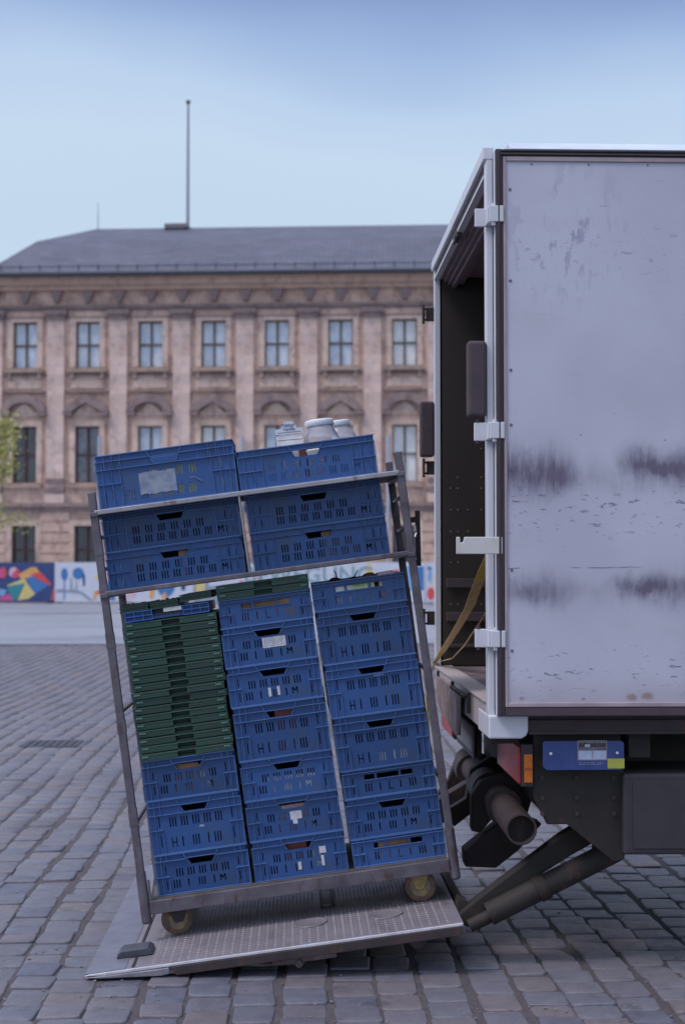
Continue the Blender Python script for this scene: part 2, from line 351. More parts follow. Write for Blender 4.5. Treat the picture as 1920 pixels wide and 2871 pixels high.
def cobbles():
    rng = random.Random(3)
    mb = MB(); pitch = .176
    i0, i1 = int(-10.5 / pitch), int(11.2 / pitch)
    for i in range(i0, i1):
        y = 3.0 + rng.random() * .17
        wd0 = pitch * (1 + rng.uniform(-.05, .05))
        while y < 30:
            ln = rng.gauss(.168, .022); ln = max(.12, min(.22, ln))
            if rng.random() < .04: ln *= 1.3
            yc = y + ln / 2; y += ln + (rng.uniform(.004, .010))
            xc = i * pitch + .06 * sin(yc * .33 + .5) + .018 * sin(yc * 1.1 + i * .35) + .01 * sin(yc * 2.3 + i * 1.7) + rng.uniform(-.004, .004)
            if xc < -.33 * yc - 1.8 or xc > .30 * yc + 2.2: continue
            n = 12 if yc < 9 else (8 if yc < 16 else 4)
            hw, hl = (wd0 - .009 - rng.random() * .009) / 2, ln / 2 + .001
            dz = rng.uniform(-.006, .005); tx, ty = rng.uniform(-.025, .025), rng.uniform(-.02, .02)
            sk = rng.uniform(-.06, .06); e = rng.uniform(.15, .28)
            rings = ((1.0, -.028), (1.0, -.006), (.972, -.0014), (.90, .0002)) if n == 12 else ((1.0, -.02), (1.0, -.007), (.92, 0))
            jit = [(rng.uniform(-.07, .035), rng.uniform(-.08, .045)) for _ in range(n)]
            vs = []
            for sc_, zz in rings:
                for k in range(n):
                    a = 2 * pi * (k + .5) / n; ca, sa = cos(a), sin(a)
                    px = math.copysign(abs(ca) ** e, ca) * hw * (sc_ + jit[k][0]); py = math.copysign(abs(sa) ** e, sa) * hl * (sc_ + jit[k][1] * .6)
                    vs.append((xc + px + sk * py, yc + py, zz + dz + tx * px + ty * py))
            vs.append((xc, yc, dz + .0012))
            fs = [(r * n + k, r * n + (k + 1) % n, (r + 1) * n + (k + 1) % n, (r + 1) * n + k) for r in range(len(rings) - 1) for k in range(n)]
            b = (len(rings) - 1) * n
            fs += [(b + k, b + (k + 1) % n, b + n) for k in range(n)]
            mb.add(vs, fs, True)
    # the bulk builder is slow for normals, link directly
    me = bpy.data.meshes.new('cobblestone_paving'); me.from_pydata(mb.v, [], mb.f); me.materials.append(cobble_material())
    me.polygons.foreach_set('use_smooth', [True] * len(me.polygons)); me.update()
    o = bpy.data.objects.new('cobblestone_paving', me); COL.objects.link(o); tag(o, kind='structure')
cobbles()
# joint filling: gritty mortar a little under the stone tops
mm = simple('joint_grit', (.095, .082, .09), (.055, .048, .056), .9, sc_=60)
j = MB(); j.add([(-12, 2, -.007), (14, 2, -.007), (14, 30.05, -.007), (-12, 30.05, -.007)], [(0, 1, 2, 3)])
tag(j.build('joint_bedding', mm), kind='structure')
gr_ = MB(); rg = random.Random(21)
for _ in range(1500):
    y = 4.6 + 7 * rg.random() ** 1.5; x = rg.uniform(-.3 * y - .3, .27 * y + .3); s_ = rg.uniform(.0015, .0055); a = rg.uniform(0, 3.1)
    gr_.box(-s_, s_, -s_ * rg.uniform(.5, 1.4), s_, 0, s_ * .7, Matrix.Translation((x, y, -.003)) @ Matrix.Rotation(a, 4, 'Z'))
tag(gr_.build('loose_grit', simple('pale_grit', (.30, .27, .25), (.13, .11, .11), .9, sc_=30)), 'loose pale grit and crumbs scattered over the cobbles', 'grit', kind='stuff')
far_m = NM('far_pavement', .5)
fc = far_m.ramp(far_m.noise(.5, 5, .6, vec=far_m.map((.25, 1.2, 1))), [(.3, (.20, .22, .27)), (.7, (.30, .325, .38))])
far_m.color(far_m.mix(far_m.smooth(far_m.noise(1, 3, .6, vec=far_m.map((.5, .9, 1))), .60, .75), fc, (.12, .135, .18)))
far_m.bump(far_m.noise(20, 3), .2, .01)
p = MB(); p.box(-60, 60, 30.6, 75, -.2, .004); tag(p.build('pavement', far_m.mat), kind='structure')
p = MB(); p.box(-60, 60, 30.05, 30.6, -.2, .016); tag(p.build('kerb', simple('kerb_stone', (.15, .145, .18), (.10, .10, .13), .7)), kind='structure')

# slabs let into the paving
def drain(x, y, w_, d_, label):
    r = empty('drain_cover', (x, y, 0)); tag(r, label, 'drain cover', 'drain covers in the paving')
    b = MB(); b.box(-w_ / 2, w_ / 2, -d_ / 2, d_ / 2, -.02, .010); b.build('cover_plate', simple('cover_iron', (.05, .055, .08), (.075, .075, .10), .5, .3), r, .004)
    b = MB()
    for k in range(7):
        xx = -w_ / 2 + w_ * (k + .9) / 7.8; b.box(xx, xx + .018, -d_ * .38, d_ * .38, .0101, .014)
    b.build('grating_bars', M['steel_dark'], r)
drain(-2.24, 13.3, .52, .46, 'larger dark metal drain cover in the cobbles at the left of the trolley')
drain(-1.42, 14.6, .26, .40, 'smaller dark drain cover beside the left trolley post, farther back in the cobbles')

# ------------------------------------------------------------------ PALACE
def stone(name, c1, c2, dirt, amt, blocks=True):
    m = NM(name, .85, 0, .3)
    c = m.ramp(m.noise(.55, 6, .65), [(.3, c1), (.7, c2)])
    if blocks:
        bt = m.n('ShaderNodeTexBrick'); bt.inputs['Scale'].default_value = 1; bt.inputs['Brick Width'].default_value = 1.15; bt.inputs['Row Height'].default_value = .46
        bt.inputs['Mortar Size'].default_value = .012; bt.inputs['Color1'].default_value = (.86, .85, .85, 1); bt.inputs['Color2'].default_value = (1.10, 1.06, 1.04, 1); bt.inputs['Mortar'].default_value = (.8, .76, .76, 1); bt.inputs['Bias'].default_value = -.1
        m.l(m.map((1, 1, 1), (0, 0, 0), (R_(-90), 0, 0)), bt.inputs['Vector'])
        c = m.mix(1.0, c, bt.outputs[0], 'MULTIPLY')
    d = m.smooth(m.noise(1.9, 8, .78, vec=m.map((1, 1, .75), (5, 0, 3))), .47, .66)
    rb = m.smooth(m.noise(.9, 6, .7, vec=m.map((1, 1, 1.6), (1, 0, 7))), .52, .66)
    c = m.mix(m.math('MULTIPLY', rb, .35), c, tuple(q * k for q, k in zip(c2, (1.12, 1.12, 1.12))))
    c = m.mix(m.math('MULTIPLY', d, amt), c, dirt)
    m.color(c); m.bump(m.noise(6, 6, .7), .5, .06); return m.mat
ST = stone('pink_sandstone', (.58, .385, .315), (.82, .60, .50), (.27, .175, .16), .75)
STP = stone('pilaster_sandstone', (.64, .46, .40), (.84, .66, .59), (.38, .25, .23), .65)
STL = stone('light_surround_stone', (.60, .43, .35), (.76, .57, .48), (.30, .19, .17), .7, False)
STD = stone('soot_and_shade_stone', (.23, .165, .165), (.36, .26, .24), (.12, .09, .10), .6, False)  # darker mouldings: soot stain and some of their shade mixed into one colour
SLATE = NM('slate_roof', .6)
_c = SLATE.ramp(SLATE.noise(.6, 6, .7, vec=SLATE.map((.7, 1, 1.6))), [(.3, (.068, .074, .115)), (.7, (.115, .117, .165))])
_bt = SLATE.n('ShaderNodeTexBrick'); _bt.inputs['Scale'].default_value = 1; _bt.inputs['Brick Width'].default_value = .5; _bt.inputs['Row Height'].default_value = .22; _bt.inputs['Mortar Size'].default_value = .02
_bt.inputs['Color1'].default_value = (.85, .85, .85, 1); _bt.inputs['Color2'].default_value = (1.15, 1.12, 1.15, 1); _bt.inputs['Mortar'].default_value = (.6, .6, .6, 1)
SLATE.l(SLATE.map((1, 1, 1), (0, 0, 0), (R_(-60), 0, 0)), _bt.inputs['Vector'])
SLATE.color(SLATE.mix(1.0, _c, _bt.outputs[0], 'MULTIPLY')); SLATE.bump(SLATE.noise(8, 3), .3, .02); SLATE = SLATE.mat
def pane_mat(name, c1, c2, rough, sc_=2.2):
    m = NM(name, rough, 0, .9)
    m.color(m.ramp(m.noise(1, 3, .5, vec=m.map((3, 1, sc_))), [(.35, c1), (.65, c2)])); return m.mat
PANE_P = pane_mat('glass_over_pale_blind', (.52, .60, .74), (.74, .80, .88), .25)
PANE_W = pane_mat('glass_over_white_blind', (.74, .75, .77), (.88, .88, .88), .25)
PANE_D = pane_mat('dark_window_glass', (.030, .032, .045), (.055, .055, .075), .06)
PANE_M = pane_mat('half_dark_window_glass', (.08, .09, .13), (.20, .21, .27), .08)
WFR = simple('brown_window_frame', (.12, .085, .075), (.15, .11, .09), .6)
WFR2 = simple('dark_red_window_frame', (.10, .03, .035), (.07, .03, .035), .6)

AX, AY = -14.70, 66.75
pal = empty('palace', (AX, AY, 0), (0, 0, R_(-5)))
tag(pal, 'long pink sandstone palace with hipped slate roof and three rows of windows', 'palace')
NB = 12; X0 = 2.14; DX = 2.945; LEN = X0 + DX * (NB - 1) + 2.14
WC = [X0 + DX * k for k in range(NB)]
hw = .57
ROWS = {'top': (10.93, 13.09), 'mid': (5.56, 8.20), 'low': (1.35, 3.57)}
holes = [(c - hw, c + hw, a, b) for c in WC for a, b in ROWS.values()]
mb = MB(); mb.panel(LEN, 14.9, holes, .55); mb.build('wall', ST, pal)
mb = MB(); mb.box(0, LEN, .56, .7, 0, 14.9); mb.box(0, .5, .7, 15, 0, 14.9); mb.box(LEN - .5, LEN, .7, 15, 0, 14.9); mb.box(.5, LEN - .5, 14.6, 15, 0, 14.9)
mb.build('side_wall', ST, pal)
# cornice: stacked bands, with brackets in the frieze
mb = MB(); mb.box(-.45, LEN + .45, -.62, 0, 14.72, 14.98); mb.box(-.30, LEN + .30, -.40, 0, 14.52, 14.72); mb.box(-.55, LEN + .55, -.78, 0, 14.98, 15.10)
mb.build('cornice', stone('cornice_sandstone', (.52, .34, .27), (.62, .43, .34), (.28, .18, .15), .6, False), pal)
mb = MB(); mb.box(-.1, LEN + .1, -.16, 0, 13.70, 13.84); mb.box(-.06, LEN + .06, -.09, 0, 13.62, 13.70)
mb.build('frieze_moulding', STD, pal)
br = None
k = 0
x = X0 - DX / 2 + .02
def bracket():
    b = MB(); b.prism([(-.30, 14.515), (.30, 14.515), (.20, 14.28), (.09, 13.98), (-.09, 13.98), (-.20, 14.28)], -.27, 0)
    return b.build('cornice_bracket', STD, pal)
while x < LEN - .2:
    if br is None: br = bracket(); br.location.x = x
    else: o = br.copy(); COL.objects.link(o); o.parent = pal; o.location.x = x
    x += DX / 2
# pilasters between the windows
def pil():
    b = MB(); b.box(-.40, .40, -.17, 0, 4.62, 13.16); b.box(-.46, .46, -.24, 0, 4.62, 5.05)
    p_ = b.build('pilaster', STP, pal)
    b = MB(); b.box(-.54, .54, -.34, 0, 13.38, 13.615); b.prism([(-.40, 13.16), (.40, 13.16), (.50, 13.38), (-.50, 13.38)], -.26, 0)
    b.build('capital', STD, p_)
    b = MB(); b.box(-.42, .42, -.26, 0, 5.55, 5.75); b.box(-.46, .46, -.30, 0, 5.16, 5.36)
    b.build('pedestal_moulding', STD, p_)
    return p_
P0_ = pil(); P0_.location.x = X0 - DX / 2 + .02
for k in range(1, NB + 1):
    o = copy_tree(P0_, pal); o.location.x = X0 - DX / 2 + DX * k
# string course and rusticated base
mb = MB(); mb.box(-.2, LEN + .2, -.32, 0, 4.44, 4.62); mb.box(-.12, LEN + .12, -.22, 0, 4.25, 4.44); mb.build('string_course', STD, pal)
for c in range(-1, NB):
    mb = MB()
    xa = 0 if c < 0 else WC[c] + hw + .22; xb = WC[c + 1] - hw - .22 if c < NB - 1 else LEN
    z = .3
    mb.box(xa + .01, xb - .01, -.045, 0, 0, 4.24)
    while z < 4.1:
        mb.box(xa, xb, -.10, -.0455, z, z + .42); z += .50
    mb.build('rusticated_pier', ST, pal)
# window surrounds, sills, panels, pediments
for c in range(NB):
    xc = WC[c]
    for nm, (a, z1) in ROWS.items():
        f = .26; b = MB()
        b.prism([(xc - hw - f, a), (xc - hw, a), (xc - hw, z1), (xc + hw, z1), (xc + hw, a), (xc + hw + f, a), (xc + hw + f, z1 + f), (xc - hw - f, z1 + f)], -.09, 0); b.build('window_surround', STL, pal)
    if 0:
        b.box(xc - hw - f, xc - hw, -.09, 0, a, z1 + f); b.box(xc + hw, xc + hw + f, -.09, 0, a, z1 + f); pass
    b = MB()
    b.box(xc - .92, xc + .92, -.30, 0, 10.70, 10.86); b.box(xc - .80, xc - .62, -.22, 0, 10.40, 10.70); b.box(xc + .62, xc + .80, -.22, 0, 10.40, 10.70)
    SM_ = stone('sill_stone_%d' % c, (.36, .26, .22), (.46, .33, .27), (.16, .12, .12), .6, False) if c == 0 else bpy.data.materials['sill_stone_0']
    b.build('sill_moulding', SM_, pal)
    b = MB(); b.box(xc - .85, xc + .85, -.25, 0, 5.32, 5.50); b.build('sill_moulding', SM_, pal)
    b = MB(); b.box(xc - .78, xc + .78, -.06, 0, 9.98, 10.38); b.build('apron_panel', STL, pal)
    # pediment: curved over even bays, pointed over odd
    b = MB(); zb = 8.86
    if c % 2 == 0:
        outer = [(xc + 1.06 * cos(t), zb + .80 * sin(t)) for t in [pi * q / 14 for q in range(15)]]
        inner = [(xc + .70 * cos(t), zb + .42 * sin(t)) for t in [pi * q / 14 for q in range(15)]]
    else:
        outer = [(xc + 1.06, zb), (xc + .85, zb + .34), (xc + .42, zb + .60), (xc, zb + .80), (xc - .42, zb + .60), (xc - .85, zb + .34), (xc - 1.06, zb)]
        inner = [(xc + .68, zb), (xc + .48, zb + .14), (xc + .25, zb + .28), (xc, zb + .42), (xc - .25, zb + .28), (xc - .48, zb + .14), (xc - .68, zb)]
    for q in range(len(outer) - 1):
        b.prism([outer[q], outer[q + 1], inner[q + 1], inner[q]], -.42, 0)
    b.box(xc - 1.06, xc - .66, -.40, 0, zb - .20, zb - .003); b.box(xc + .66, xc + 1.06, -.40, 0, zb - .20, zb - .003)
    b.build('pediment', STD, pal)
    b = MB(); b.prism([(xc - .5, zb - .02), (xc + .5, zb - .02), (xc + .12, zb + .38), (xc - .12, zb + .38)], -.14, 0); b.box(xc - .64, xc + .64, -.10, 0, zb - .18, zb - .02)
    b.build('tympanum_relief', STL, pal)
def window(xc, a, b_, pane, fr, nx=2, nz_=2):
    f = MB(); t = .055
    f.box(xc - hw, xc - hw + t, .20, .28, a, b_); f.box(xc + hw - t, xc + hw, .20, .28, a, b_)
    f.box(xc - hw + t, xc + hw - t, .20, .28, a, a + t); f.box(xc - hw + t, xc + hw - t, .20, .28, b_ - t, b_)
    f.box(xc - .045, xc + .045, .19, .28, a + t, b_ - t)
    zm = a + (b_ - a) * .5
    f.box(xc - hw + t, xc - .045, .195, .28, zm - .04, zm + .04); f.box(xc + .045, xc + hw - t, .195, .28, zm - .04, zm + .04)
    w_ = f.build('window', fr, pal)
    p_ = MB(); p_.box(xc - hw + .01, xc + hw - .01, .285, .30, a + .01, b_ - .01); p_.build('pane', pane, w_)
for c in range(NB):
    window(WC[c], *ROWS['top'], PANE_P if c < 4 else PANE_W if c % 3 == 0 else PANE_P, WFR)
    window(WC[c], *ROWS['mid'], PANE_D if c == 0 else PANE_M if c == 1 else PANE_P if c in (2, 4) else PANE_W, WFR2 if c < 2 else WFR)
    window(WC[c], *ROWS['low'], PANE_D, WFR2)
for za, zb_, dd in ((9.76, 9.86, .20), (10.56, 10.64, .12), (13.24, 13.32, .10)):
    for c in range(NB):
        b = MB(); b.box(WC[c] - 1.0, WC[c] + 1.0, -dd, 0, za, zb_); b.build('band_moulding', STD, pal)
# roof with flared eaves, hipped at both ends
def roof():
    zs = [(0.9, 15.11), (0.0, 15.48), (-1.2, 16.25), (-3.2, 17.65), (-7.0, 19.15)]      # (distance out from wall, height)
    m_ = MB(); rings = []
    for d, z in zs:
        hx = -d if d > 0 else -d * (3.85 / 7.0)
        ya, yb = -d, 15 + d
        if d == -7.0: ya, yb = 7.0, 8.0
        rings.append([(hx, ya, z), (LEN - hx, ya, z), (LEN - hx, yb, z), (hx, yb, z)])
    vs = [q for r in rings for q in r]
    fs = [(4 * r + k, 4 * r + (k + 1) % 4, 4 * (r + 1) + (k + 1) % 4, 4 * (r + 1) + k) for r in range(len(rings) - 1) for k in range(4)]
    b = 4 * (len(rings) - 1); fs.append((b, b + 1, b + 2, b + 3)); fs.append((3, 2, 1, 0))
    m_.add(vs, fs); return m_.build('roof', SLATE, pal)
rf = roof()
mb = MB(); mb.box(-1.0, LEN + 1.0, -1.02, -.84, 15.05, 15.20); mb.build('gutter', simple('dark_gutter_metal', (.035, .04, .05), (.05, .05, .06), .5, .4), pal)
mb = MB()
x = 0
while x < LEN:
    mb.box(x, x + .06, -.06, -.01, 15.52, 15.78); x += .92
mb.box(0, LEN, -.05, -.02, 15.66, 15.71)
mb.build('snow_guard', simple('snow_guard_metal', (.10, .10, .155), (.08, .08, .125), .5, .4), rf)
mb = MB(); mb.box(7.5, 8.7, 6.3, 7.4, 19.0, 19.22); mb.box(7.7, 8.5, 6.4, 7.3, 18.75, 19.0); mb.build('roof_hatch', simple('lead_sheet', (.22, .22, .25), (.12, .12, .14), .6), rf)
for i, xx in enumerate((5.75, 12.35, 19.05)):
    b = MB(); b.tube((xx, -.36, .0), (xx, -.36, 7.7), .085, 8)
    b.build('downpipe', simple('pale_painted_pipe', (.45, .48, .58), (.36, .38, .46), .5) if i == 0 else bpy.data.materials['pale_painted_pipe'], pal)
def on_pal(x, y, z):
    return Matrix.Rotation(R_(-5), 4, 'Z') @ Vector((x, y, z)) + Vector((AX, AY, 0))
fp = empty('flagpole', on_pal(8.59, 7.0, 19.15)); tag(fp, 'tall thin bare flagpole standing on the palace roof ridge', 'flagpole')
b = MB(); b.tube((0, 0, -.1), (0, 0, 6.45), .095, 12, .06); b.build('pole', simple('grey_pole_paint', (.33, .36, .42), (.26, .28, .33), .5), fp)
b = MB(); b.lathe([(0, .0), (.10, .03), (.13, .12), (.10, .2), (0, .24)], 12, (0, 0, 6.45)); b.build('finial', WFR, fp)
lr = MB(); p_ = on_pal(3.87, 7.2, 19.1); lr.tube((0, 0, 0), (0, 0, 1.45), .035, 8, .02); o = lr.build('lightning_rod', simple('rod_metal', (.42, .50, .62), (.38, .45, .56), .5)); o.location = p_
tag(o, 'short thin lightning rod at the left end of the palace ridge', 'lightning rod')

# ------------------------------------------------------------------ painted hoarding panels in front of the palace
PC = {}
def paint(c):
    if c not in PC: PC[c] = simple('mural_paint_%d' % len(PC), c, tuple(min(1, q * 1.1 + .01) for q in c), .7, sc_=3, bump=0)
    return PC[c]
NAVY, WHT, RED, MAG, ORG, TEAL, BLU, LBL, YEL, GRY, PNK = (.03, .055, .17), (.55, .57, .66), (.62, .07, .08), (.55, .08, .25), (.66, .34, .12), (.03, .22, .26), (.05, .17, .42), (.20, .36, .60), (.62, .50, .20), (.25, .30, .38), (.65, .42, .48)
def hoarding(t0, t1, bgc, shapes, label, feet=True):
    y = -1.0
    r = empty('hoarding_panel', on_pal(t0, y, 0), (0, 0, R_(-5))); tag(r, label, 'mural panel', 'painted hoarding panels along the palace')
    W = t1 - t0 - .03
    b = MB(); b.box(0, W, 0, .05, .06, 1.87); b.build('board', paint(bgc), r)
    if shapes:
        cols = []; b = MB()
        for i, (c, pts) in enumerate(shapes):
            if c not in cols: cols.append(c)
            b.mi = cols.index(c); b.prism([(p[0] * W, .06 + p[1] * 1.81) for p in pts], -.004 - .0006 * i, -.001)
        b.build('painted_shapes', [paint(c) for c in cols], r)
    if feet:
        b = MB(); b.box(.1, .3, -.12, .5, 0, .058); b.box(W - .3, W - .1, -.12, .5, 0, .058); b.build('foot', M['steel_dark'], r)
    return r, W
def circ(cx, cz, rx, rz, n=14, a0=0, a1=2 * pi): return [(cx + rx * cos(a0 + (a1 - a0) * k / n), cz + rz * sin(a0 + (a1 - a0) * k / n)) for k in range(n + (0 if a1 - a0 >= 2 * pi - .01 else 1))]
hoarding(.72, 3.87, NAVY, [
    (ORG, [(.47, .70), (.66, .88), (.73, .88), (.80, .72), (.66, .62), (.50, .58)]), (YEL, [(.30, .42), (.56, .60), (.60, .50), (.34, .36)]),
    (RED, [(.64, .70), (.80, .76), (.96, .45), (.93, .42)]), (TEAL, [(.30, .40), (.56, .48), (.44, .04), (.38, .04)]),
    (YEL, [(.46, .04), (.58, .52), (.72, .20), (.62, .08)]), (BLU, [(.60, .60), (.66, .66), (.92, .42), (.72, .20), (.62, .46)]),
    (RED, [(.95, .05), (1.0, .42), (1.0, .05)]), (PNK, circ(.40, .75, .07, .13)), (MAG, circ(.42, .68, .05, .08)), (RED, circ(.45, .74, .035, .10)),
    (MAG, [(.14, .04), (.32, .22), (.40, .04)]), (LBL, [(.18, .34), (.30, .30), (.26, .16), (.16, .14)]), (RED, circ(.24, .74, .05, .14)), (MAG, circ(.20, .72, .04, .12)), (RED, [(.02, .04), (.14, .1), (.2, .04)])],
    'navy mural panel with orange, red and teal kite shapes at the far left')
hoarding(3.87, 7.07, WHT, [
    (BLU, circ(.14, .70, .05, .16)), (BLU, [(.13, .05), (.15, .05), (.15, .6), (.13, .6)]), (BLU, circ(.34, .72, .085, .15)), (NAVY, [(.41, .4), (.44, .4), (.44, .7), (.40, .7)]),
    (GRY, [(.02, .30), (.10, .34), (.20, .30), (.30, .32), (.40, .26), (.56, .04), (.50, .04), (.38, .20), (.22, .24), (.02, .24)]),
    (GRY, [(.22, .3), (.26, .3), (.25, .62), (.23, .62)]), (GRY, [(.30, .3), (.33, .3), (.32, .56), (.31, .56)]), (YEL, circ(.62, .62, .04, .06)),
    (ORG, [(.56, .06), (.60, .06), (.61, .18), (.70, .18), (.71, .06), (.76, .06), (.74, .26), (.58, .28)]), (RED, [(.60, .22), (.72, .22), (.68, .30), (.62, .30)]),
    (BLU, [(.76, .08), (.88, .04), (.86, .52), (.76, .54)]), (PNK, [(.70, .55), (.88, .6), (.86, .9), (.74, .8)]), (RED, [(.80, .58), (.86, .58), (.85, .74), (.81, .7)])],
    'white mural panel with small blue trees and an orange arch, just left of the trolley')
hoarding(7.07, 10.28, WHT, [
    (PNK, [(.02, .1), (.16, .1), (.2, .5), (.06, .6)]), (ORG, [(.36, .1), (.42, .1), (.50, .7), (.40, .9)]), (BLU, circ(.60, .48, .14, .36)), (LBL, circ(.64, .58, .06, .16)),
    (ORG, [(.56, .02), (.62, .02), (.60, .25), (.54, .2)]), (WHT, [(.5, .8), (.6, .6), (.66, .9)]), (NAVY, [(.82, .3), (.88, .3), (.88, .9), (.82, .9)])],
    'white mural panel with a big blue disc and orange flame seen under the middle shelf')
hoarding(10.28, 13.36, GRY, [
    (YEL, [(.02, .1), (.16, .1), (.16, .95), (.02, .95)]), (WHT, [(.22, .4), (.95, .5), (.95, .95), (.22, .95)]), (RED, circ(.70, .45, .03, .1)), (BLU, circ(.80, .4, .1, .14)), (PNK, [(.84, .3), (.98, .3), (.98, .8), (.9, .7)])],
    'grey and white mural panel with a yellow square behind the middle crate stack')
r, W = hoarding(13.36, 17.50, WHT, [(LBL, [(.0, .05), (.03, .05), (.03, .5), (.0, .6)]), (BLU, circ(.9, .2, .06, .1))], 'white mural panel lettered BEWEGUNG between shelf and crates')
t = text_obj('BEWEGUNG', 1.02, paint((.20, .33, .38)), 'lettering', .006, r, spacing=1.05, bold=.012); t.location = (W * .51, -.008, 1.28)
hoarding(17.50, 20.76, WHT, [
    (YEL, circ(.22, .78, .05, .2)), (PNK, [(.52, .1), (.68, .1), (.70, .7), (.58, .5)]), (BLU, [(.40, .4), (.56, .66), (.60, .62), (.44, .3)]), (RED, circ(.60, .70, .06, .12)),
    (LBL, [(.66, .3), (.98, .3), (.98, .9), (.70, .9)]), (BLU, [(.88, .3), (.98, .3), (.98, .9), (.88, .9)])], 'white mural panel with red and bright blue shapes right of the lettered panel')
hoarding(20.76, 24.0, WHT, [
    (RED, circ(.07, .22, .055, .16)), (LBL, [(.02, .6), (.06, .45), (.09, .7), (.05, .9)]), (YEL, [(.07, .4), (.09, .4), (.10, .65), (.08, .6)]), (BLU, [(.02, .82), (.08, .80), (.08, .88), (.02, .90)])], 'white mural panel with a red disc beside the truck door')

# ------------------------------------------------------------------ young tree at the left edge
def tree():
    r = empty('young_tree', (-10.75, 50, 0)); tag(r, 'young tree with sparse yellow-green spring leaves at the left edge before the palace', 'tree')
    rng = random.Random(5); t = MB()
    bark = simple('tree_bark', (.06, .05, .045), (.10, .085, .07), .9)
    trunk = [(0, 0, 0), (.05, 0, 1.0), (.0, .05, 2.0), (.08, 0, 3.0), (.05, 0, 4.2), (.1, 0, 5.6), (.05, 0, 6.6)]
    for k in range(6): t.tube(trunk[k], trunk[k + 1], .11 - .016 * k, 8, .11 - .016 * (k + 1))
    tips = []
    for k in range(34):
        z = rng.uniform(2.6, 6.4); a = rng.uniform(0, 2 * pi); ln = rng.uniform(.7, 1.5) * (1 - .10 * abs(z - 4)); p = Vector((.04, 0, z)); d = Vector((cos(a), sin(a), rng.uniform(.1, .6))).normalized()
        m1 = p + d * ln * .5 + Vector((0, 0, .08)); q = p + d * ln + Vector((0, 0, rng.uniform(-.1, .2)))
        t.tube(p, m1, .03, 5, .018); t.tube(m1, q, .018, 5, .008); tips += [m1, q, (m1 + q) / 2]
    t.build('trunk', bark, r)
    lm = NM('spring_leaves', .6)
    lm.color(lm.ramp(lm.rnd(), [(0, (.34, .34, .08)), (.4, (.50, .47, .12)), (.7, (.40, .39, .12)), (1, (.18, .19, .07))]))
    c = MB()
    for p in tips:
        for _ in range(62):
            o = p + Vector((rng.gauss(0, .22), rng.gauss(0, .22), rng.gauss(0, .20))); s_ = rng.uniform(.035, .07)
            u = Vector((rng.uniform(-1, 1), rng.uniform(-1, 1), rng.uniform(-1, 1))).normalized(); v = u.orthogonal().normalized()
            c.add([o - u * s_, o + v * s_ * .55, o + u * s_, o - v * s_ * .55], [(0, 1, 2, 3)])
    c.build('crown', lm.mat, r)
tree()

# ------------------------------------------------------------------ TROLLEY (tilted with the lift platform it stands on)
TH = R_(7.71)
TO = Vector((-.599, 6.13, .222))
TM = Matrix.Translation(TO) @ Matrix.Rotation(-TH, 4, 'Y')         # local: x along the shelf, y depth, z up the posts
def put(o, x, y, z, yaw=0, roll=0, pitch=0):
    m_ = TM @ Matrix.Translation((x, y, z)) @ Matrix.Rotation(yaw, 4, 'Z') @ Matrix.Rotation(roll, 4, 'Y') @ Matrix.Rotation(pitch, 4, 'X')
    o.location = m_.to_translation(); o.rotation_euler = m_.to_euler(); return o
tro = put(empty('transport_trolley'), 0, 0, 0)
tag(tro, 'tall grey steel shelf trolley loaded with blue crates, standing on the tilted tail lift', 'trolley')
DEP = .60
rn = random.Random(31)
def post(x, y, z0=-.09, z1=1.752):
    b = MB(); b.box(x - .0165, x + .0165, y - .0165, y + .0165, z0 + .20, z1)
    p_ = b.build('post', M['steel'], tro, .004)
    b = MB(); b.tube((x, y, z0), (x, y, z0 + .21), .0215, 12); b.lathe([(.0215, 0), (.017, -.008), (0, -.012)], 12, (x, y, z0)); b.build('post_sleeve', M['steel'], p_)
    for zz in (.35, .72, 1.10, 1.30, 1.50):
        b = MB(); b.box(x - .0178, x + .0178, y - .0178, y + .0178, zz + rn.uniform(-.03, .03), zz + .022 + rn.uniform(.02, .03)); b.build('post_collar', M['steel'], p_)
for x, y in ((-.038, 0), (1.289, 0), (-.038, DEP), (1.289, DEP)): post(x, y)
b = MB(); b.box(-.015, 1.266, -.018, .012, -.062, -.004); b.box(-.015, 1.266, DEP - .012, DEP + .018, -.062, -.004)
b.box(-.015, .015, .012, DEP - .012, -.060, -.006); b.box(1.236, 1.266, .012, DEP - .012, -.060, -.006); b.box(.60, .64, .012, DEP - .012, -.060, -.006)
b.build('base_frame', M['steel'], tro, .004)
b = MB(); b.box(-.012, 1.262, .0, DEP, -.0035, .0015); b.build('base_deck', M['deck'], tro)
b = MB(); b.prism([(-.020, -.06), (-.004, -.06), (-.004, .085), (-.012, .085)], -.012, -.004); b.obar((-.018, -.004, -.05), (.02, -.004, .09), .004, .006, (0, 1, 0)); b.build('corner_gusset', M['steel'], tro)
def shelf(z, name):
    b = MB(); b.box(-.02, 1.272, .004, DEP, z - .012, z); s_ = b.build('shelf', M['deck'], tro)
    b = MB(); b.box(-.035, 1.285, -.022, .0035, z - .018, z + .004); b.build('front_rail', M['steel_bright'] if name == 'top' else M['steel'], s_, .004)
    for xa, xb in ((-.055, -.021), (1.273, 1.306)):
        b = MB(); b.box(xa, xb, -.025, DEP + .02, z - .024, z - .004); b.build('side_rail', M['steel'], s_, .003)
shelf(1.318, 'mid'); shelf(1.668, 'top')
b = MB(); b.tube((.589, -.010, 1.322), (.586, -.010, 1.650), .0065, 8); b.build('divider_rod', M['steel_bright'], tro)
for z in (.32, .80, 1.42, 1.56):
    for x in (-.038, 1.289):
        b = MB(); b.tube((x, .018, z), (x, DEP - .018, z), .009, 8); b.build('side_bar', M['steel'], tro)
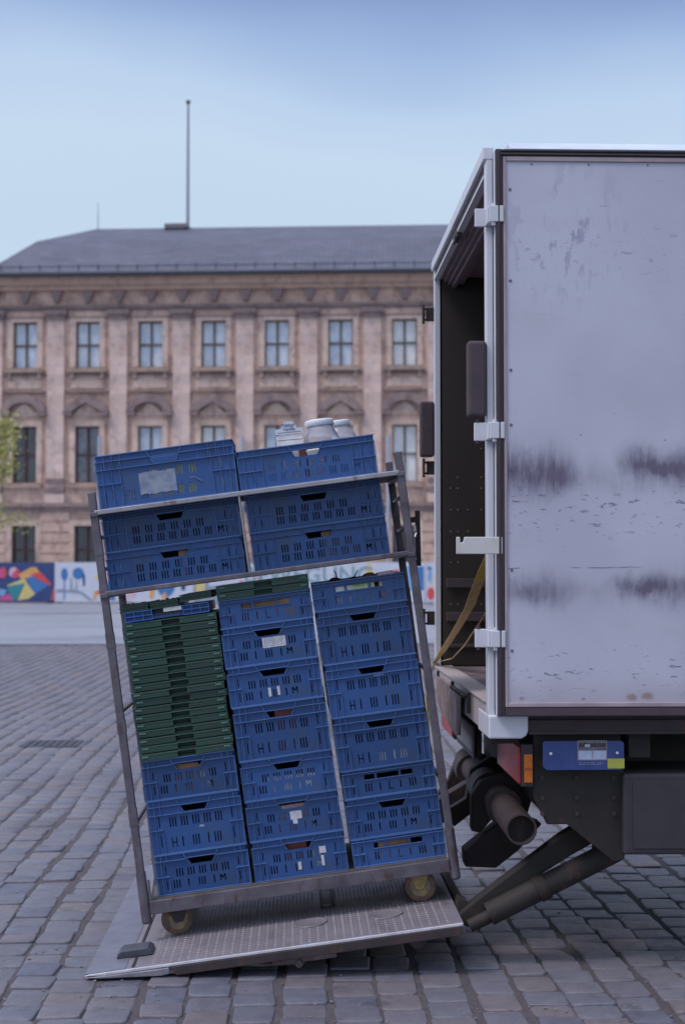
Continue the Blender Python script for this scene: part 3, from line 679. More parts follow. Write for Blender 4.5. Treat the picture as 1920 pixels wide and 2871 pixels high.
b = MB(); b.obar((1.318, .06, 1.25), (1.345, .06, 1.49), .010, .014, (0, 1, 0)); b.box(1.296, 1.34, .05, .07, 1.44, 1.465); b.box(1.296, 1.32, .05, .07, 1.26, 1.285); b.build('side_latch', M['steel_dark'], tro, .002)
b = MB(); b.tube((1.318, -.02, 1.40), (1.318, -.02, 1.425), .009, 8); b.tube((1.312, -.028, 1.375), (1.322, -.02, 1.395), .006, 6); b.build('latch_hook', M['steel_bright'], tro)
def caster(x, y, zc, yaw, rad=.066, fork=None):
    # a wheel turning about a level axle, its fork and its swivel plate
    c_ = empty('caster'); c_.parent = tro; c_.location = (x, y, 0); c_.rotation_euler = (0, 0, yaw)
    b = MB(); b.tube((0, -.016, zc), (0, .016, zc), rad, 28); b.tube((0, -.012, zc), (0, -.018, zc), rad * .93, 28); w_ = b.build('wheel', M['caster'], c_, .004)
    b = MB(); b.tube((0, -.0205, zc), (0, .0205, zc), rad * .66, 24); b.tube((0, -.026, zc), (0, .026, zc), rad * .24, 14); b.build('hub', M['caster_hub'], w_, .002)
    b = MB()
    for s_ in (-1, 1):
        b.prism([(-.040, -.072), (.040, -.072), (.034, -.09), (.016, zc - .012), (-.016, zc - .012), (-.030, -.09)], s_ * .027 - .002, s_ * .027 + .002)
    b.box(-.045, .045, -.032, .032, -.071, -.063); b.tube((-.0, -.030, zc), (0, .030, zc), .007, 8)
    b.build('fork', fork or M['caster_fork'], c_, .002)
    return c_
caster(.083, .06, -.108, R_(24), .066, M['steel_brown'])
caster(1.137, .06, -.116, R_(-6), .066)
caster(.09, DEP - .07, -.110, R_(60)); caster(1.13, DEP - .07, -.116, R_(50))

# ------------------------------------------------------------------ CRATES
def m_fill(x0, x1, z0, z1, s_=.0045):
    """pieces that close a rectangular hole except for an M shaped cut"""
    mx_ = (x0 + x1) / 2; zt = z1; h = z1 - z0
    return [[(x0 + s_ * 1.5, zt), (x1 - s_ * 1.5, zt), (mx_, zt - h * .42)],
            [(x0 + s_, z0), (x1 - s_, z0), (x1 - s_, zt - h * .30), (mx_, zt - h * .68), (x0 + s_, zt - h * .30)]]
def face(b, W, Hh, kind, long):
    """one outside wall of a crate with slots, handle, ledges and ribs; x centred, z from 0, outer wall at y=0"""
    holes = []; tris = []; hw_ = W / 2
    def slots(xc, z0, z1, n=3, p=.0118, wd=.0052):
        for k in range(n):
            xx = xc + (k - (n - 1) / 2) * p; holes.append((xx - wd / 2, xx + wd / 2, z0, z1))
    cx_ = hw_ * (.60 if long else .60)
    hz = Hh - .054
    if kind == 'L':
        hl = Hh - .047
        for a, c in ((-.52, -.30), (-.25, .22), (.27, .52)): holes.append((a * hw_, c * hw_, hl, hl + .021))
        slots(-hw_ * .45, .022, .056); slots(hw_ * .50, .022, .056)
        for xx in (-.20, .24): slots(xx * hw_, .022, .054, 1)
        holes += [(-.003, .0015, .020, .056), (.0015, .018, .020, .0245)]                   # L
    else:
        H3 = kind == 'H'
        hh = hz - (.006 if H3 else 0)
        hwid = .055 if not long else .058
        holes.append((-hwid, hwid, hh, hh + .026))
        tris += [[(-hwid, hh), (-hwid + .011, hh), (-hwid, hh + .020)], [(hwid, hh), (hwid - .011, hh), (hwid, hh + .020)]]
        up = hh - .008; low0 = .024
        L1 = .040 if H3 else .034
        u1 = up - (.012 if H3 else .004); u0 = u1 - L1
        l1 = low0 + (.044 if H3 else .034)
        if long:
            for k in range(6 if kind == 'M' else 4):
                slots(-.155 + .056 * k + (.0 if kind == 'M' else .10), u0, u1)
            for k in range(7 if kind == 'M' else 6): slots(-.155 + .052 * k, low0, l1)
            if H3: holes += [(-.196, -.192, low0, l1), (-.178, -.174, low0, l1), (-.192, -.178, (low0 + l1) / 2 - .003, (low0 + l1) / 2 + .002)]
        else:
            for k in range(5): slots(-.098 + .049 * k, u0, u1)
            slots(-.115, low0, l1) if not H3 else None
            slots(-.008, low0, l1); slots(-.065, low0, l1, 1); slots(.045, low0, l1, 1)
            if H3:
                slots(.085, low0, l1)
                holes += [(-.112, -.108, low0, l1), (-.094, -.090, low0, l1), (-.108, -.094, (low0 + l1) / 2 - .003, (low0 + l1) / 2 + .002)]   # H
        if kind == 'M':
            a = .200 if long else .070; c = a + .024
            holes.append((a, c, low0 + .004, l1 - .002)); tris += m_fill(a, c, low0 + .004, l1 - .002)
    # corner slots
    for s_ in (-1, 1):
        offs = (.030, .062) if long else (.045,)
        for o_ in offs:
            xx = s_ * (hw_ - o_)
            if kind == 'L': holes.append((xx - .002, xx + .002, Hh * .50, Hh * .72)); holes.append((xx - .002, xx + .002, Hh * .14, Hh * .36)); continue
            holes.append((xx - .0021, xx + .0021, Hh * .50, Hh * .70)); holes.append((xx - .0021, xx + .0021, Hh * .13, Hh * .34))
    b.panel(W - .018, Hh - .004, holes, .0035, -hw_ + .009, 0, 0, tris)
def ledges(b, W, Hh, kind, long):
    """ribs and flanges proud of the wall (towards -y); returns nothing"""
    hw_ = W / 2; T = .0026; pr = .010
    zt = Hh - .0042
    b.box(-hw_, hw_, -pr, .004, zt, Hh)                                                    # top flange
    b.box(-hw_ + .002, hw_ - .002, -pr * .8, 0, -.0, .004)                                 # bottom flange
    fl = [Hh - .030] + ([Hh - .054] if kind == 'H' else [])
    hwid = .066
    if kind == 'L':
        b.box(-hw_, hw_, -pr, 0, Hh - .0155, Hh - .0155 + T)
        for a, c in ((-.54, .54),): b.box(a * hw_, c * hw_, -.004, 0, Hh - .051, Hh - .0485)
    else:
        z = fl[0]
        b.box(-hw_, -hwid, -pr, 0, z, z + T); b.box(hwid, hw_, -pr, 0, z, z + T)
        off = .006 if kind == 'H' else 0
        b.prism([(-hwid + .004, Hh - .026 - off), (hwid - .004, Hh - .026 - off), (hwid - .004, Hh - .0235 - off), (-hwid + .004, Hh - .0235 - off)], -pr, 0)
        for s_ in (-1, 1):
            b.prism([(s_ * (hwid - .004), Hh - .026 - off), (s_ * (hwid + .006), zt - .002), (s_ * (hwid + .009), zt - .002), (s_ * (hwid - .001), Hh - .026 - off)], -pr, 0)
            b.prism([(s_ * (hwid - .004), Hh - .0262 - off), (s_ * (hwid - .017), Hh - .052 - off), (s_ * (hwid - .0145), Hh - .052 - off), (s_ * (hwid - .001), Hh - .0262 - off)], -.0055, 0)
        if kind == 'H': b.box(-hw_, hw_, -pr, 0, fl[1] - .012, fl[1] - .012 + T)
    # corner blocks: ledge at mid height and thin uprights
    cw = .058 if not long else .105
    zm = Hh * .44
    for s_ in (-1, 1):
        xa, xb = (s_ * (hw_ - cw), s_ * hw_); xa, xb = min(xa, xb), max(xa, xb)
        b.box(xa, xb, -pr * .9, 0, zm, zm + T)
        ups = [.0015, .028, cw - .0015] + ([.066] if long else [])
        for u in ups:
            xx = s_ * (hw_ - u); hh = Hh - .030 if kind != 'L' else Hh - .0155
            b.box(xx - .0012, xx + .0012, -.0065, 0, .004, zm if u > .05 and not long else hh)
        for u in ((.03, .055) if not long else (.04, .075, .11)):
            xx = s_ * (hw_ - u)
            if kind == 'H': b.box(xx - .0012, xx + .0012, -.0085, 0, fl[1] - .0095, zt)
            elif kind == 'M': b.box(xx - .0012, xx + .0012, -.0085, 0, fl[0] + T, zt)
            else: b.box(xx - .0012, xx + .0012, -.0085, 0, Hh - .0125, zt)
def rot_add(dst, src, k, off):
    Mx = Matrix.Rotation(k * pi / 2, 4, 'Z') @ Matrix.Translation((0, -off, 0))
    dst.add([Mx @ Vector(q) for q in src.v], src.f)
PROTO = {}
def crate(fw, fd, Hh, kind, label, group, mat=None):
    """fw = width of the side seen from the front, fd = depth"""
    key = (fw, fd, Hh, kind)
    if key not in PROTO:
        r = empty('plastic_crate')
        wl, rm = MB(), MB()
        for k in range(4):
            W_, off = (fw, fd / 2 - .010) if k % 2 == 0 else (fd, fw / 2 - .010)
            f_ = MB()
            if k == 0: face(f_, W_, Hh, kind, W_ > .5)
            else: f_.box(-W_ / 2 + .0095, W_ / 2 - .0095, 0, .0035, 0, Hh - .0045)
            rot_add(wl, f_, k, off)
            f_ = MB(); ledges(f_, W_ - (0 if k % 2 == 0 else .022), Hh, kind, W_ > .5); rot_add(rm, f_, k, off)
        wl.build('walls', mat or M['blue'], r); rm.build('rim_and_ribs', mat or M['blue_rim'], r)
        fl_ = MB(); fl_.box(-fw / 2 + .014, fw / 2 - .014, -fd / 2 + .014, fd / 2 - .014, .0015, .005)
        for q in range(1, 8):
            xx = -fw / 2 + fw * q / 8; fl_.box(xx - .0015, xx + .0015, -fd / 2 + .014, fd / 2 - .014, .005, .012)
        fl_.build('bottom', mat or M['blue'], r)
        PROTO[key] = r; c = r
    else: c = copy_tree(PROTO[key])
    tag(c, label, 'crate', group); return c
rc = random.Random(11)
def stack(items, x0, width, depth, z0, front, group, lean=0):
    """items: (kind, height, label) from the bottom up"""
    z = z0; res = []
    for kind, h, label in items:
        c = crate(width, depth, h, kind, label, group)
        put(c, x0 + lean * (z - z0) + width / 2 + rc.uniform(-.0025, .0025), front + depth / 2 + rc.uniform(-.004, .004), z, rc.uniform(-.006, .006))
        res.append(c); z += h
    return res
GL = 'blue crates stacked under the middle shelf'
HM, HH, HL = .172, .232, .121
s1 = stack([('M', HM, 'bottom blue crate of the stack under the folded green crates'),
            ('H', HH, 'tall blue crate marked H in the stack under the green crates'),
            ('M', HM, 'blue crate with brown goods in its handle, directly under the green crates')], .020, .402, .598, .003, .012, GL)
s2 = stack([('M', HM, 'bottom blue crate of the middle stack, torn white paper inside its slots'),
            ('M', HM, 'blue crate with a torn white sticker, second from the bottom of the middle stack'),
            ('M', HM, 'blue crate with pale specks in its slots, third from the bottom of the middle stack'),
            ('H', HH, 'tall blue crate marked H with white slots of light in its handle, middle stack'),
            ('M', HM, 'blue crate with two narrow torn sticker strips, under the crate with the white label'),
            ('M', HM, 'blue crate with a white paper label below its handle, middle stack'),
            ('L', HL, 'low blue crate marked L with three handle slots, topmost blue one of middle stack')], .438, .402, .598, .003, .012, GL, -.004)
s3 = stack([('L', HL, 'lowest and shallow blue crate marked L at the bottom of the right stack'),
            ('M', HM, 'blue crate marked M between two low L crates of the right stack'),
            ('L', HL, 'low blue crate marked L, third from the bottom of the right stack'),
            ('H', HH, 'tall blue crate with white wrapping in its lower slots, lowest H crate, right stack'),
            ('H', HH, 'tall blue crate with a faint pale smudge under its handle, middle of right stack'),
            ('H', HH, 'uppermost tall blue crate marked H, right below the crate of vegetables'),
            ('L', HL, 'low blue crate full of vegetables on top of the right stack')], .864, .402, .598, .003, .012, GL, -.020)
GU = 'blue crates between the middle and the top shelf'
h1 = .1655
stack([('M', h1, 'long blue crate on the middle shelf, lower left, light in two slots'), ('M', h1, 'long blue crate in shadow under the top shelf, upper left')], -.026, .598, .398, 1.3205, .085, GU)
stack([('M', h1, 'long blue crate on the middle shelf, lower right, brown goods in its handle'), ('M', h1, 'long blue crate in shadow under the top shelf, upper right')], .606, .600, .398, 1.3205, .085, GU)
GT = 'blue crates on the top shelf'
tl = stack([('H', .230, 'tall blue crate on the top shelf with a worn grey label and yellow packs inside')], -.012, .600, .398, 1.673, .006, GT)[0]
tr = stack([('M', .170, 'shallower blue crate on the top shelf holding jars and a white sign')], .598, .600, .398, 1.673, .006, GT)[0]
# stickers on crates (local x, z on the front wall)
def sticker(c, W, D, x, z, w_, h_, mat, ragged=True, seed=0):
    q = random.Random(seed); n = 7
    top = [(x - w_ / 2 + w_ * k / n, z + h_ / 2 + (q.uniform(-.06, .02) * h_ if ragged else 0)) for k in range(n + 1)]
    bot = [(x + w_ / 2 - w_ * k / n, z - h_ / 2 + (q.uniform(-.02, .06) * h_ if ragged else 0)) for k in range(n + 1)]
    b = MB(); b.prism(top + bot, -D / 2 + .0090, -D / 2 + .0098); o = b.build('sticker', mat, c); return o
s6 = s2[5]
lab = sticker(s6, .402, .598, .020, .088, .100, .044, M['paper'], False)
ink = MB()
q_ = random.Random(2)
for rr in range(5):
    xx = -.022
    while xx < .062:
        wd_ = q_.uniform(.003, .014); ink.box(xx, min(xx + wd_, .066), -.299 + .0084, -.299 + .0090, .073 + rr * .0075, .0752 + rr * .0075); xx += wd_ + q_.uniform(.002, .010)
ink.build('faded_print', M['plate_print'], lab)
sticker(s2[4], .402, .598, -.026, .048, .012, .040, M['paper'], True, 3); sticker(s2[4], .402, .598, .012, .050, .012, .040, M['paper'], True, 4)
sticker(s2[1], .402, .598, .010, .088, .050, .036, M['paper'], True, 5); sticker(s2[1], .402, .598, .004, .062, .020, .022, M['paper'], True, 9)
sticker(s2[0], .402, .598, .100, .100, .028, .030, M['paper'], True, 6); sticker(s2[0], .402, .598, .096, .055, .012, .045, M['paper'], True, 7)
sticker(s2[0], .402, .598, -.004, .045, .014, .034, M['paper'], True, 8)
sticker(s3[3 + 1], .402, .598, .028, .160, .044, .010, M['grey_label'], True, 12); sticker(s1[1], .404, .598, .022, .100, .020, .010, M['grey_label'], True, 13)
sticker(tl, .6, .398, -.040, .088, .158, .098, M['grey_label'], True, 14)
b = MB(); b.box(.095, .120, -.1905, -.1895, .087, .090); b.obar((.119, -.190, .088), (.150, -.190, .066), .0012, .004, (0, 1, 0)); b.build('grey_tape', M['grey_label'], tl)
# glimpses of goods behind slots and handles
def goods(x, z, w_, h_, mat, label, cat='pack', y=.055, dp=.06, name='food_pack', group='packs inside the blue crates'):
    b = MB(); b.box(-w_ / 2, w_ / 2, 0, dp, 0, h_); o = b.build(name, mat, None, .006, 3); put(o, x, y, z, rc.uniform(-.1, .1), rc.uniform(-.04, .04)); tag(o, label, cat, group); return o
def lump(x, y, z, r, mat, label, cat='vegetable', name='vegetable', sx=1, stalk=False, group='vegetables heaped in the low crate on top of the right stack'):
    q = random.Random(int(x * 1e4 + z * 1e3)); b = MB(); n = 16
    prof = [(r * sin(pi * k / 9) * (1 - .15 * cos(pi * k / 9)), -r * cos(pi * k / 9) * .9 + r * .9) for k in range(10)]
    vs = [(rr * cos(2 * pi * i / n) * sx * (1 + .07 * sin(3 * 2 * pi * i / n + q.random() * 3)), rr * sin(2 * pi * i / n), zz) for rr, zz in prof for i in range(n)]
    b.add(vs, [(j_ * n + i, j_ * n + (i + 1) % n, (j_ + 1) * n + (i + 1) % n, (j_ + 1) * n + i) for j_ in range(9) for i in range(n)], True)
    o = b.build(name, mat); put(o, x, y, z, q.uniform(0, 6), q.uniform(-.3, .3)); tag(o, label, cat, group)
    if stalk:
        s_ = MB(); s_.tube((0, 0, r * 1.7), (.008, .004, r * 1.7 + .022), .004, 6, .002); s_.tube((.008, .004, r * 1.7 + .020), (.018, 0, r * 1.7 + .034), .003, 6, .0015); s_.build('stalk', M['beet'], o)
    return o
zt = .003 + HL + HM + HL + 3 * HH                        # bottom of the vegetable crate
lump(.935, .10, zt + .055, .030, M['beet'], 'dark red beet behind the left handle slot of the vegetable crate')
lump(.885, .07, zt + .072, .026, M['pepper'], 'small red pepper in the left corner of the vegetable crate', stalk=False)
lump(.945, .16, zt + .075, .034, M['beet'], 'dark beet with an upright stalk at the left of the vegetable crate', stalk=True)
lump(1.030, .15, zt + .075, .030, M['beet'], 'dark beet with a bent stalk in the middle of the vegetable crate', stalk=True)
lump(1.105, .12, zt + .070, .038, M['potato'], 'brown-orange round vegetable standing highest in the vegetable crate')
lump(1.148, .13, zt + .078, .027, M['beet'], 'dark beet between the brown vegetable and the pink bag')
lump(1.215, .10, zt + .075, .024, M['beet'], 'dark beet in the right corner of the vegetable crate', stalk=False)
for (x, z, w_, h_, m_, lb) in ((.975, zt + .015, .070, .095, 'white_pack', 'white and pink bag behind the left handle slot of the vegetable crate'),
                           (1.062, zt + .015, .110, .088, 'lime_pack', 'pale green bag behind the middle handle slot of the vegetable crate'),
                           (1.175, zt + .015, .075, .118, 'pink_pack', 'pink and white bag rising at the right of the vegetable crate')):
    goods(x, z, w_, h_, M[m_], lb, 'bag', .035, .10, 'food_bag', 'bags in the vegetable crate')
zz = 1.673
goods(.262, zz + .015, .10, .155, M['yellow_pack'], 'yellow pack behind the slots of the tall top shelf crate', y=.0205)
goods(.375, zz + .015, .09, .155, M['yellow_pack'], 'yellow-green pack right of the yellow one in the tall top shelf crate', y=.0210)
goods(.470, zz + .015, .075, .15, M['pink_pack'], 'pink pack behind the right slots of the tall top shelf crate', y=.0210)
goods(.545, zz + .015, .06, .155, M['white_pack'], 'white pack in the right corner of the tall top shelf crate', y=.0205)
goods(.125, zz + .015, .20, .085, M['white_pack'], 'low white pack at the left of the tall top shelf crate', y=.040, dp=.20)
goods(.830, zz + .012, .07, .135, M['white_pack'], 'white carton behind the handle of the jar crate', y=.030)
goods(.886, zz + .012, .030, .135, M['pepper'], 'narrow red carton between white ones behind the handle of the jar crate', y=.030)
goods(.940, zz + .012, .070, .130, M['white_pack'], 'second white carton right of the narrow red one in the jar crate', y=.032)
z1 = .003 + HM + HH
goods(.20, z1 + .012, .12, .128, M['brown_box'], 'brown pack filling the handle of the crate under the green crates', y=.030)
goods(.275, z1 + .012, .06, .115, M['white_pack'], 'white pack beside the brown pack under the green crates', y=.034)
goods(.62, .015, .12, .13, M['pepper'], 'dull red pack in the bottom crate of the middle stack', y=.04)
goods(.735, .015, .075, .11, M['white_pack'], 'pale pack at the right of the bottom middle crate', y=.0270)
goods(.64, .003 + HM + .012, .15, .12, M['pink_pack'], 'pinkish pack behind the torn sticker crate slots', y=.05)
goods(.66, .003 + 2 * HM + .012, .24, .075, M['white_pack'], 'pale pack behind the slots of the third middle crate', y=.0330)
goods(.66, .003 + 3 * HM + .012, .10, .200, M['pepper'], 'red-brown pack behind the handle of the tall middle crate', y=.04)
goods(1.145, .003 + 2 * HL + HM + .012, .13, .065, M['white_pack'], 'white pack behind the lower right slots of the lowest tall crate', y=.0290)
goods(1.05, .003 + 2 * HL + HM + .012, .06, .055, M['white_pack'], 'small white pack at the lower middle of the lowest tall crate', y=.0290)
goods(1.05, .015, .14, .085, M['brown_box'], 'brown pack behind the handle slots of the lowest right crate', y=.030)
goods(.63, .003 + 5 * HM + HH + HM * 0 + .012, .26, .085, M['brown_box'], 'brown pack behind the handle slots of the topmost middle crate', y=.030)
goods(1.0, 1.3205 + .012, .16, .125, M['brown_box'], 'brown pack in the handle of the lower right middle shelf crate', y=.11)
goods(.305, 1.3205 + .012, .04, .125, M['brown_box'], 'narrow brown pack in the handle of the lower left shelf crate', y=.105)
goods(.055, 1.3205 + .012, .05, .12, M['white_pack'], 'white pack behind the leftmost slots of the lower left shelf crate', y=.105)

# ------------------------------------------------------------------ folded green crates
def folded(label, group, first=[None]):
    if first[0] is None:
        r = empty('folded_crate'); Hc = .0326
        b = MB()
        for xa, xb in ((-.199, -.038), (.040, .199)):
            b.box(xa, xb, -.295, .295, .0022, .0235)
            b.box(xa - .002, xb + .001, -.299, .299, .0240, .0300); b.box(xa + .006, xb - .004, -.2975, .2975, .0130, .0165); b.box(xa + .004, xb - .002, -.2965, .2965, .0060, .0085); b.box(xa + .002, xb - .003, -.2975, .2975, .0190, .0212)
        b.build('folded_walls', M['green'], r)
        b = MB(); b.box(-.2005, .2005, -.2900, .2900, .0002, .0020); b.box(-.037, .039, -.270, .27, .0022, .006); b.box(-.0375, .0395, -.235, .29, .0062, .0300); b.box(-.037, .039, -.298, -.288, .0260, .0305); b.build('bottom_tray', M['green'], r)
        b = MB(); b.box(-.190, -.162, -.3025, -.299, .0165, .0225); LT = simple('highlight_green_plastic', (.12, .25, .20), (.08, .18, .14), .4); b.build('lock_tab', LT, r); b = MB(); b.box(.162, .190, -.3025, -.299, .0165, .0225); b.build('lock_tab', LT, r)  # tabs paler than the crate: highlights painted in as a lighter green
        first[0] = r; c = r
    else: c = copy_tree(first[0])
    return tag(c, label, 'folded crate', group)
GG = 'folded green crates in the tall left stack'
z = .003 + 2 * HM + HH; ords = ['', 'second ', 'third ', 'fourth ', 'fifth ', 'sixth ', 'seventh ', 'eighth ', 'ninth ']
for k in range(18):
    if k == 0: lb = 'folded green crate lying directly on the blue stack'
    elif k == 17: lb = 'folded green crate directly under the flat blue one'
    elif k < 9: lb = ords[k] + 'folded green crate up from the blue stack'
    else: lb = ords[17 - k] + 'folded green crate down from the flat blue one'
    c = folded(lb, GG); put(c, .220 + rc.uniform(-.0045, .0045), .312 + rc.uniform(-.009, .006), z, rc.uniform(-.012, .012), rc.uniform(-.0035, .0035)); z += .0331
# folded blue crate: light blue lattice ends and dark middle
fb = empty('folded_crate'); tag(fb, 'flat folded blue crate with lattice ends and a white tag, above the green stack', 'folded crate')
for xa, xb in ((-.188, -.072), (.062, .172)):
    b = MB()
    for q in range(4): xx = xa + (xb - xa) * q / 3; b.box(xx - .002, xx + .002, -.300, -.294, .003, .043)
    for zz_ in (.001, .021, .040): b.box(xa - .003, xb + .003, -.303, -.294, zz_, zz_ + .004)
    b.build('lattice_end', M['blue2'], fb)
b = MB(); b.box(-.185, .168, -.2935, .29, .002, .012); b.box(-.070, .060, -.25, .29, .0125, .041); b.box(-.185, -.075, -.288, .29, .0125, .041); b.box(.065, .168, -.288, .29, .0125, .041); b.build('folded_body', M['blue'], fb)
b = MB(); b.box(-.070, .058, -.292, -.285, .0125, .023); b.build('middle_bar', M['black_plastic'], fb)
b = MB(); b.box(-.022, .056, -.2965, -.2945, .026, .043); b.build('white_tag', M['white_pack'], fb)
put(fb, .222, .312, z + .001); zfb = z + .046
gtop = empty('folded_crate'); tag(gtop, 'uneven half-folded green crate lying on top of the left stack', 'folded crate')
b = MB()
for xa, xb, dz in ((-.199, -.075, 0), (-.070, .055, -.003), (.06, .20, .010)):
    for q, (za, zb_) in enumerate(((.001, .009), (.0105, .016), (.018, .0245), (.026, .0315))):
        b.box(xa + .002 * (q % 2), xb - .002 * (q % 2), -.300 + .003 * (q % 2), .295, za + dz, zb_ + dz)
b.build('folded_walls', M['green'], gtop)
b = MB(); q_ = random.Random(5)
for k in range(12):
    xx = -.19 + k * .0215; b.box(xx, xx + q_.uniform(.008, .020), -.296, -.280, .0316, .034 + q_.random() * .006)
b.build('broken_lip', M['black_plastic'], gtop)
put(gtop, .214, .312, zfb, 0, R_(-1.2))
GG2 = 'folded green crates on the middle stack'
z = .003 + 5 * HM + HM * 0 + HH + HL
for k in range(2):
    c = folded(('lower' if k == 0 else 'upper') + ' of two folded green crates on top of the middle blue stack', GG2); put(c, .634, .312, z + .0005, .004 * k); z += .0331

# ------------------------------------------------------------------ jars and ice-cream sign in the top right crate
def jar_material():
    m = NM('milky_clear_plastic', .22); m.b.inputs['Transmission Weight'].default_value = .80; m.b.inputs['IOR'].default_value = 1.25; m.color(m.ramp(m.noise(5, 3), [(.3, (.95, .95, .98)), (.7, (.88, .84, .87))])); return m.mat
JM = jar_material(); LIDM = simple('white_screw_lid', (.80, .82, .88), (.70, .72, .80), .4)
def jar(x, y, zb, R0, hb, rl, hl, label):
    r = put(empty('plastic_jar'), x, y, zb); tag(r, label, 'jar', 'clear plastic jars in the top right crate')
    b = MB(); b.lathe([(0, 0), (R0 * .92, 0), (R0, .01), (R0, hb * .62), (R0 * .95, hb * .74), (R0 * .84, hb * .86), (rl * .96, hb * .94), (rl * .93, hb), (0, hb)], 32); b.build('jar_body', JM, r)
    b = MB(); b.lathe([(0, hb + hl), (rl * .93, hb + hl), (rl, hb + hl * .86), (rl, hb + .002), (rl * .9, hb + .001)], 32)
    for k in range(30):
        a = 2 * pi * k / 30; b.box(rl - .001, rl + .0012, -.0016, .0016, hb + .004, hb + hl * .82, Matrix.Rotation(a, 4, 'Z'))
    b.build('lid', LIDM, r)
    b = MB(); b.lathe([(0, .004), (R0 * .90, .004), (R0 * .90, hb * .40), (R0 * .5, hb * .46), (0, hb * .44)], 24); b.build('jar_contents', simple('pinkish_sweets', (.70, .56, .56), (.55, .42, .44), .6, sc_=40) if 'pinkish_sweets' not in bpy.data.materials else bpy.data.materials['pinkish_sweets'], r)
jar(.974, .120, 1.765, .078, .150, .063, .030, 'larger clear jar with a wide white lid, next to the white sign')
jar(1.066, .250, 1.765, .070, .150, .048, .028, 'clear jar with a smaller white lid, at the back right of the jar crate')
sg = put(empty('carton_sign'), .833, .085, 1.800, R_(3), R_(2)); tag(sg, 'small white round-topped card sign standing in the top shelf crate left of the jars', 'sign')
b = MB(); b.prism([(-.060, .098), (.060, .098), (.060, .122), (.034, .122)] + [(.034 * cos(t), .122 + .032 * sin(t)) for t in [pi * k / 12 for k in range(1, 12)]] + [(-.034, .122), (-.060, .122)], -.003, 0)
b.build('sign_board', simple('white_card', (.70, .74, .82), (.62, .66, .74), .5), sg)
b = MB()
for k in range(4): b.box(-.055, .056, 0 if k % 2 else -.002, .08, .0 + k * .0245, .0215 + k * .0245)
b.build('stacked_tubs', M['white_pack'], sg)
DK = simple('sign_ink', (.14, .15, .24), (.18, .19, .28), .6)
t = text_obj('Natur', .023, DK, 'lettering', .0006, sg, bold=.0004); t.location = (0, -.0036, .137)
t = text_obj('Vanille', .020, DK, 'lettering', .0006, sg, bold=.0003); t.location = (0, -.0036, .119)
b = MB(); b.box(-.050, .052, -.0036, -.003, .1040, .1065); b.build('printed_line', DK, sg)

# ------------------------------------------------------------------ TRUCK
trk = empty('box_truck', (.80, 5.70, 0)); tag(trk, 'dirty white box truck with open rear and scratched door folded against its side', 'truck')
TI = Matrix.Translation((-.80, -5.70, 0))
def tb(mb, name, mat, parent=None, bevel=0, seg=2, cat=None):
    """build with world coordinates, hang on the truck (or on one of its parts)"""
    o = mb.build(name, mat, None, bevel, seg)
    if parent is None or parent == trk:
        for v in o.data.vertices: v.co = TI @ v.co
        o.parent = trk
    else:
        for v in o.data.vertices: v.co = TI @ v.co
        o.parent = parent
    return o
XR = .775; XF = 6.2; YN, YF = 5.71, 7.90; ZB, ZF, ZT = .955, 1.085, 3.33
b = MB(); b.box(XR + .03, XF, YN + .012, YN + .055, ZF, ZT - .03); tb(b, 'side_wall', M['white'])
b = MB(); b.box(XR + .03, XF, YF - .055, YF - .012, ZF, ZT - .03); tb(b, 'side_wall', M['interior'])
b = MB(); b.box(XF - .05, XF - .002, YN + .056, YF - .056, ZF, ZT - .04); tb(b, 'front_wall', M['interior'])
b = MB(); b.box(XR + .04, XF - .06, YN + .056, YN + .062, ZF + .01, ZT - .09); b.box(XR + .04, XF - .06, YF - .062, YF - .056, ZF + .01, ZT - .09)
tb(b, 'inner_lining', M['interior'])
b = MB()
for z in (1.335, 1.52): b.box(XR + .06, XF - .08, YF - .085, YF - .063, z, z + .05)
for z in (1.19,): b.box(XR + .06, XF - .08, YF - .075, YF - .063, z, z + .02)
tb(b, 'lashing_rail', simple('dull_rail', (.055, .042, .05), (.075, .06, .07), .6), None, .003)
b = MB(); q_ = random.Random(4)
for x in (.86, .90, .955, 1.03, 1.07):
    for z in (1.25, 1.43, 1.66, 1.83, 1.95, 2.07, 2.13, 2.29):
        if q_.random() < .55: b.tube((x, YF - .066, z), (x, YF - .0615, z), .0045, 8)
tb(b, 'rivet_heads', simple('pale_rivet', (.40, .33, .28), (.3, .25, .22), .4, .5))
b = MB(); b.box(XR + .02, XF, YN + .06, YF - .06, ZF - .03, ZF); tb(b, 'cargo_floor', M['floor_in'])
b = MB(); b.box(XR + .035, XF, YN + .01, YF - .01, ZT - .045, ZT); tb(b, 'roof', M['roof_fibre'])
b = MB(); b.prism([(YN - .02, ZT + .002), (YF + .02, ZT + .002), (YF - .1, ZT + .055), ((YN + YF) / 2, ZT + .075), (YN + .08, ZT + .055)], XR + .10, XF, 'x'); tb(b, 'roof_skin', M['roof_fibre'], None, .01)
b = MB(); b.box(XR + .12, XF - .06, YN + .065, YF - .065, ZT - .085, ZT - .05)
for k in range(5): b.box(XR + .12 + k * .9, XR + .16 + k * .9, YN + .07, YF - .07, ZT - .125, ZT - .086)
tb(b, 'ceiling_lining', M['ceiling_in'])
b = MB(); b.box(XR, XR + .028, YN - .002, YN + .065, ZB + .003, ZT - .002); tb(b, 'rear_post', M['frame_white'], None, .004)
b = MB(); b.box(XR, XR + .075, YF - .055, YF + .002, ZB + .09, ZT - .002); tb(b, 'rear_post', M['frame_white'], None, .004)
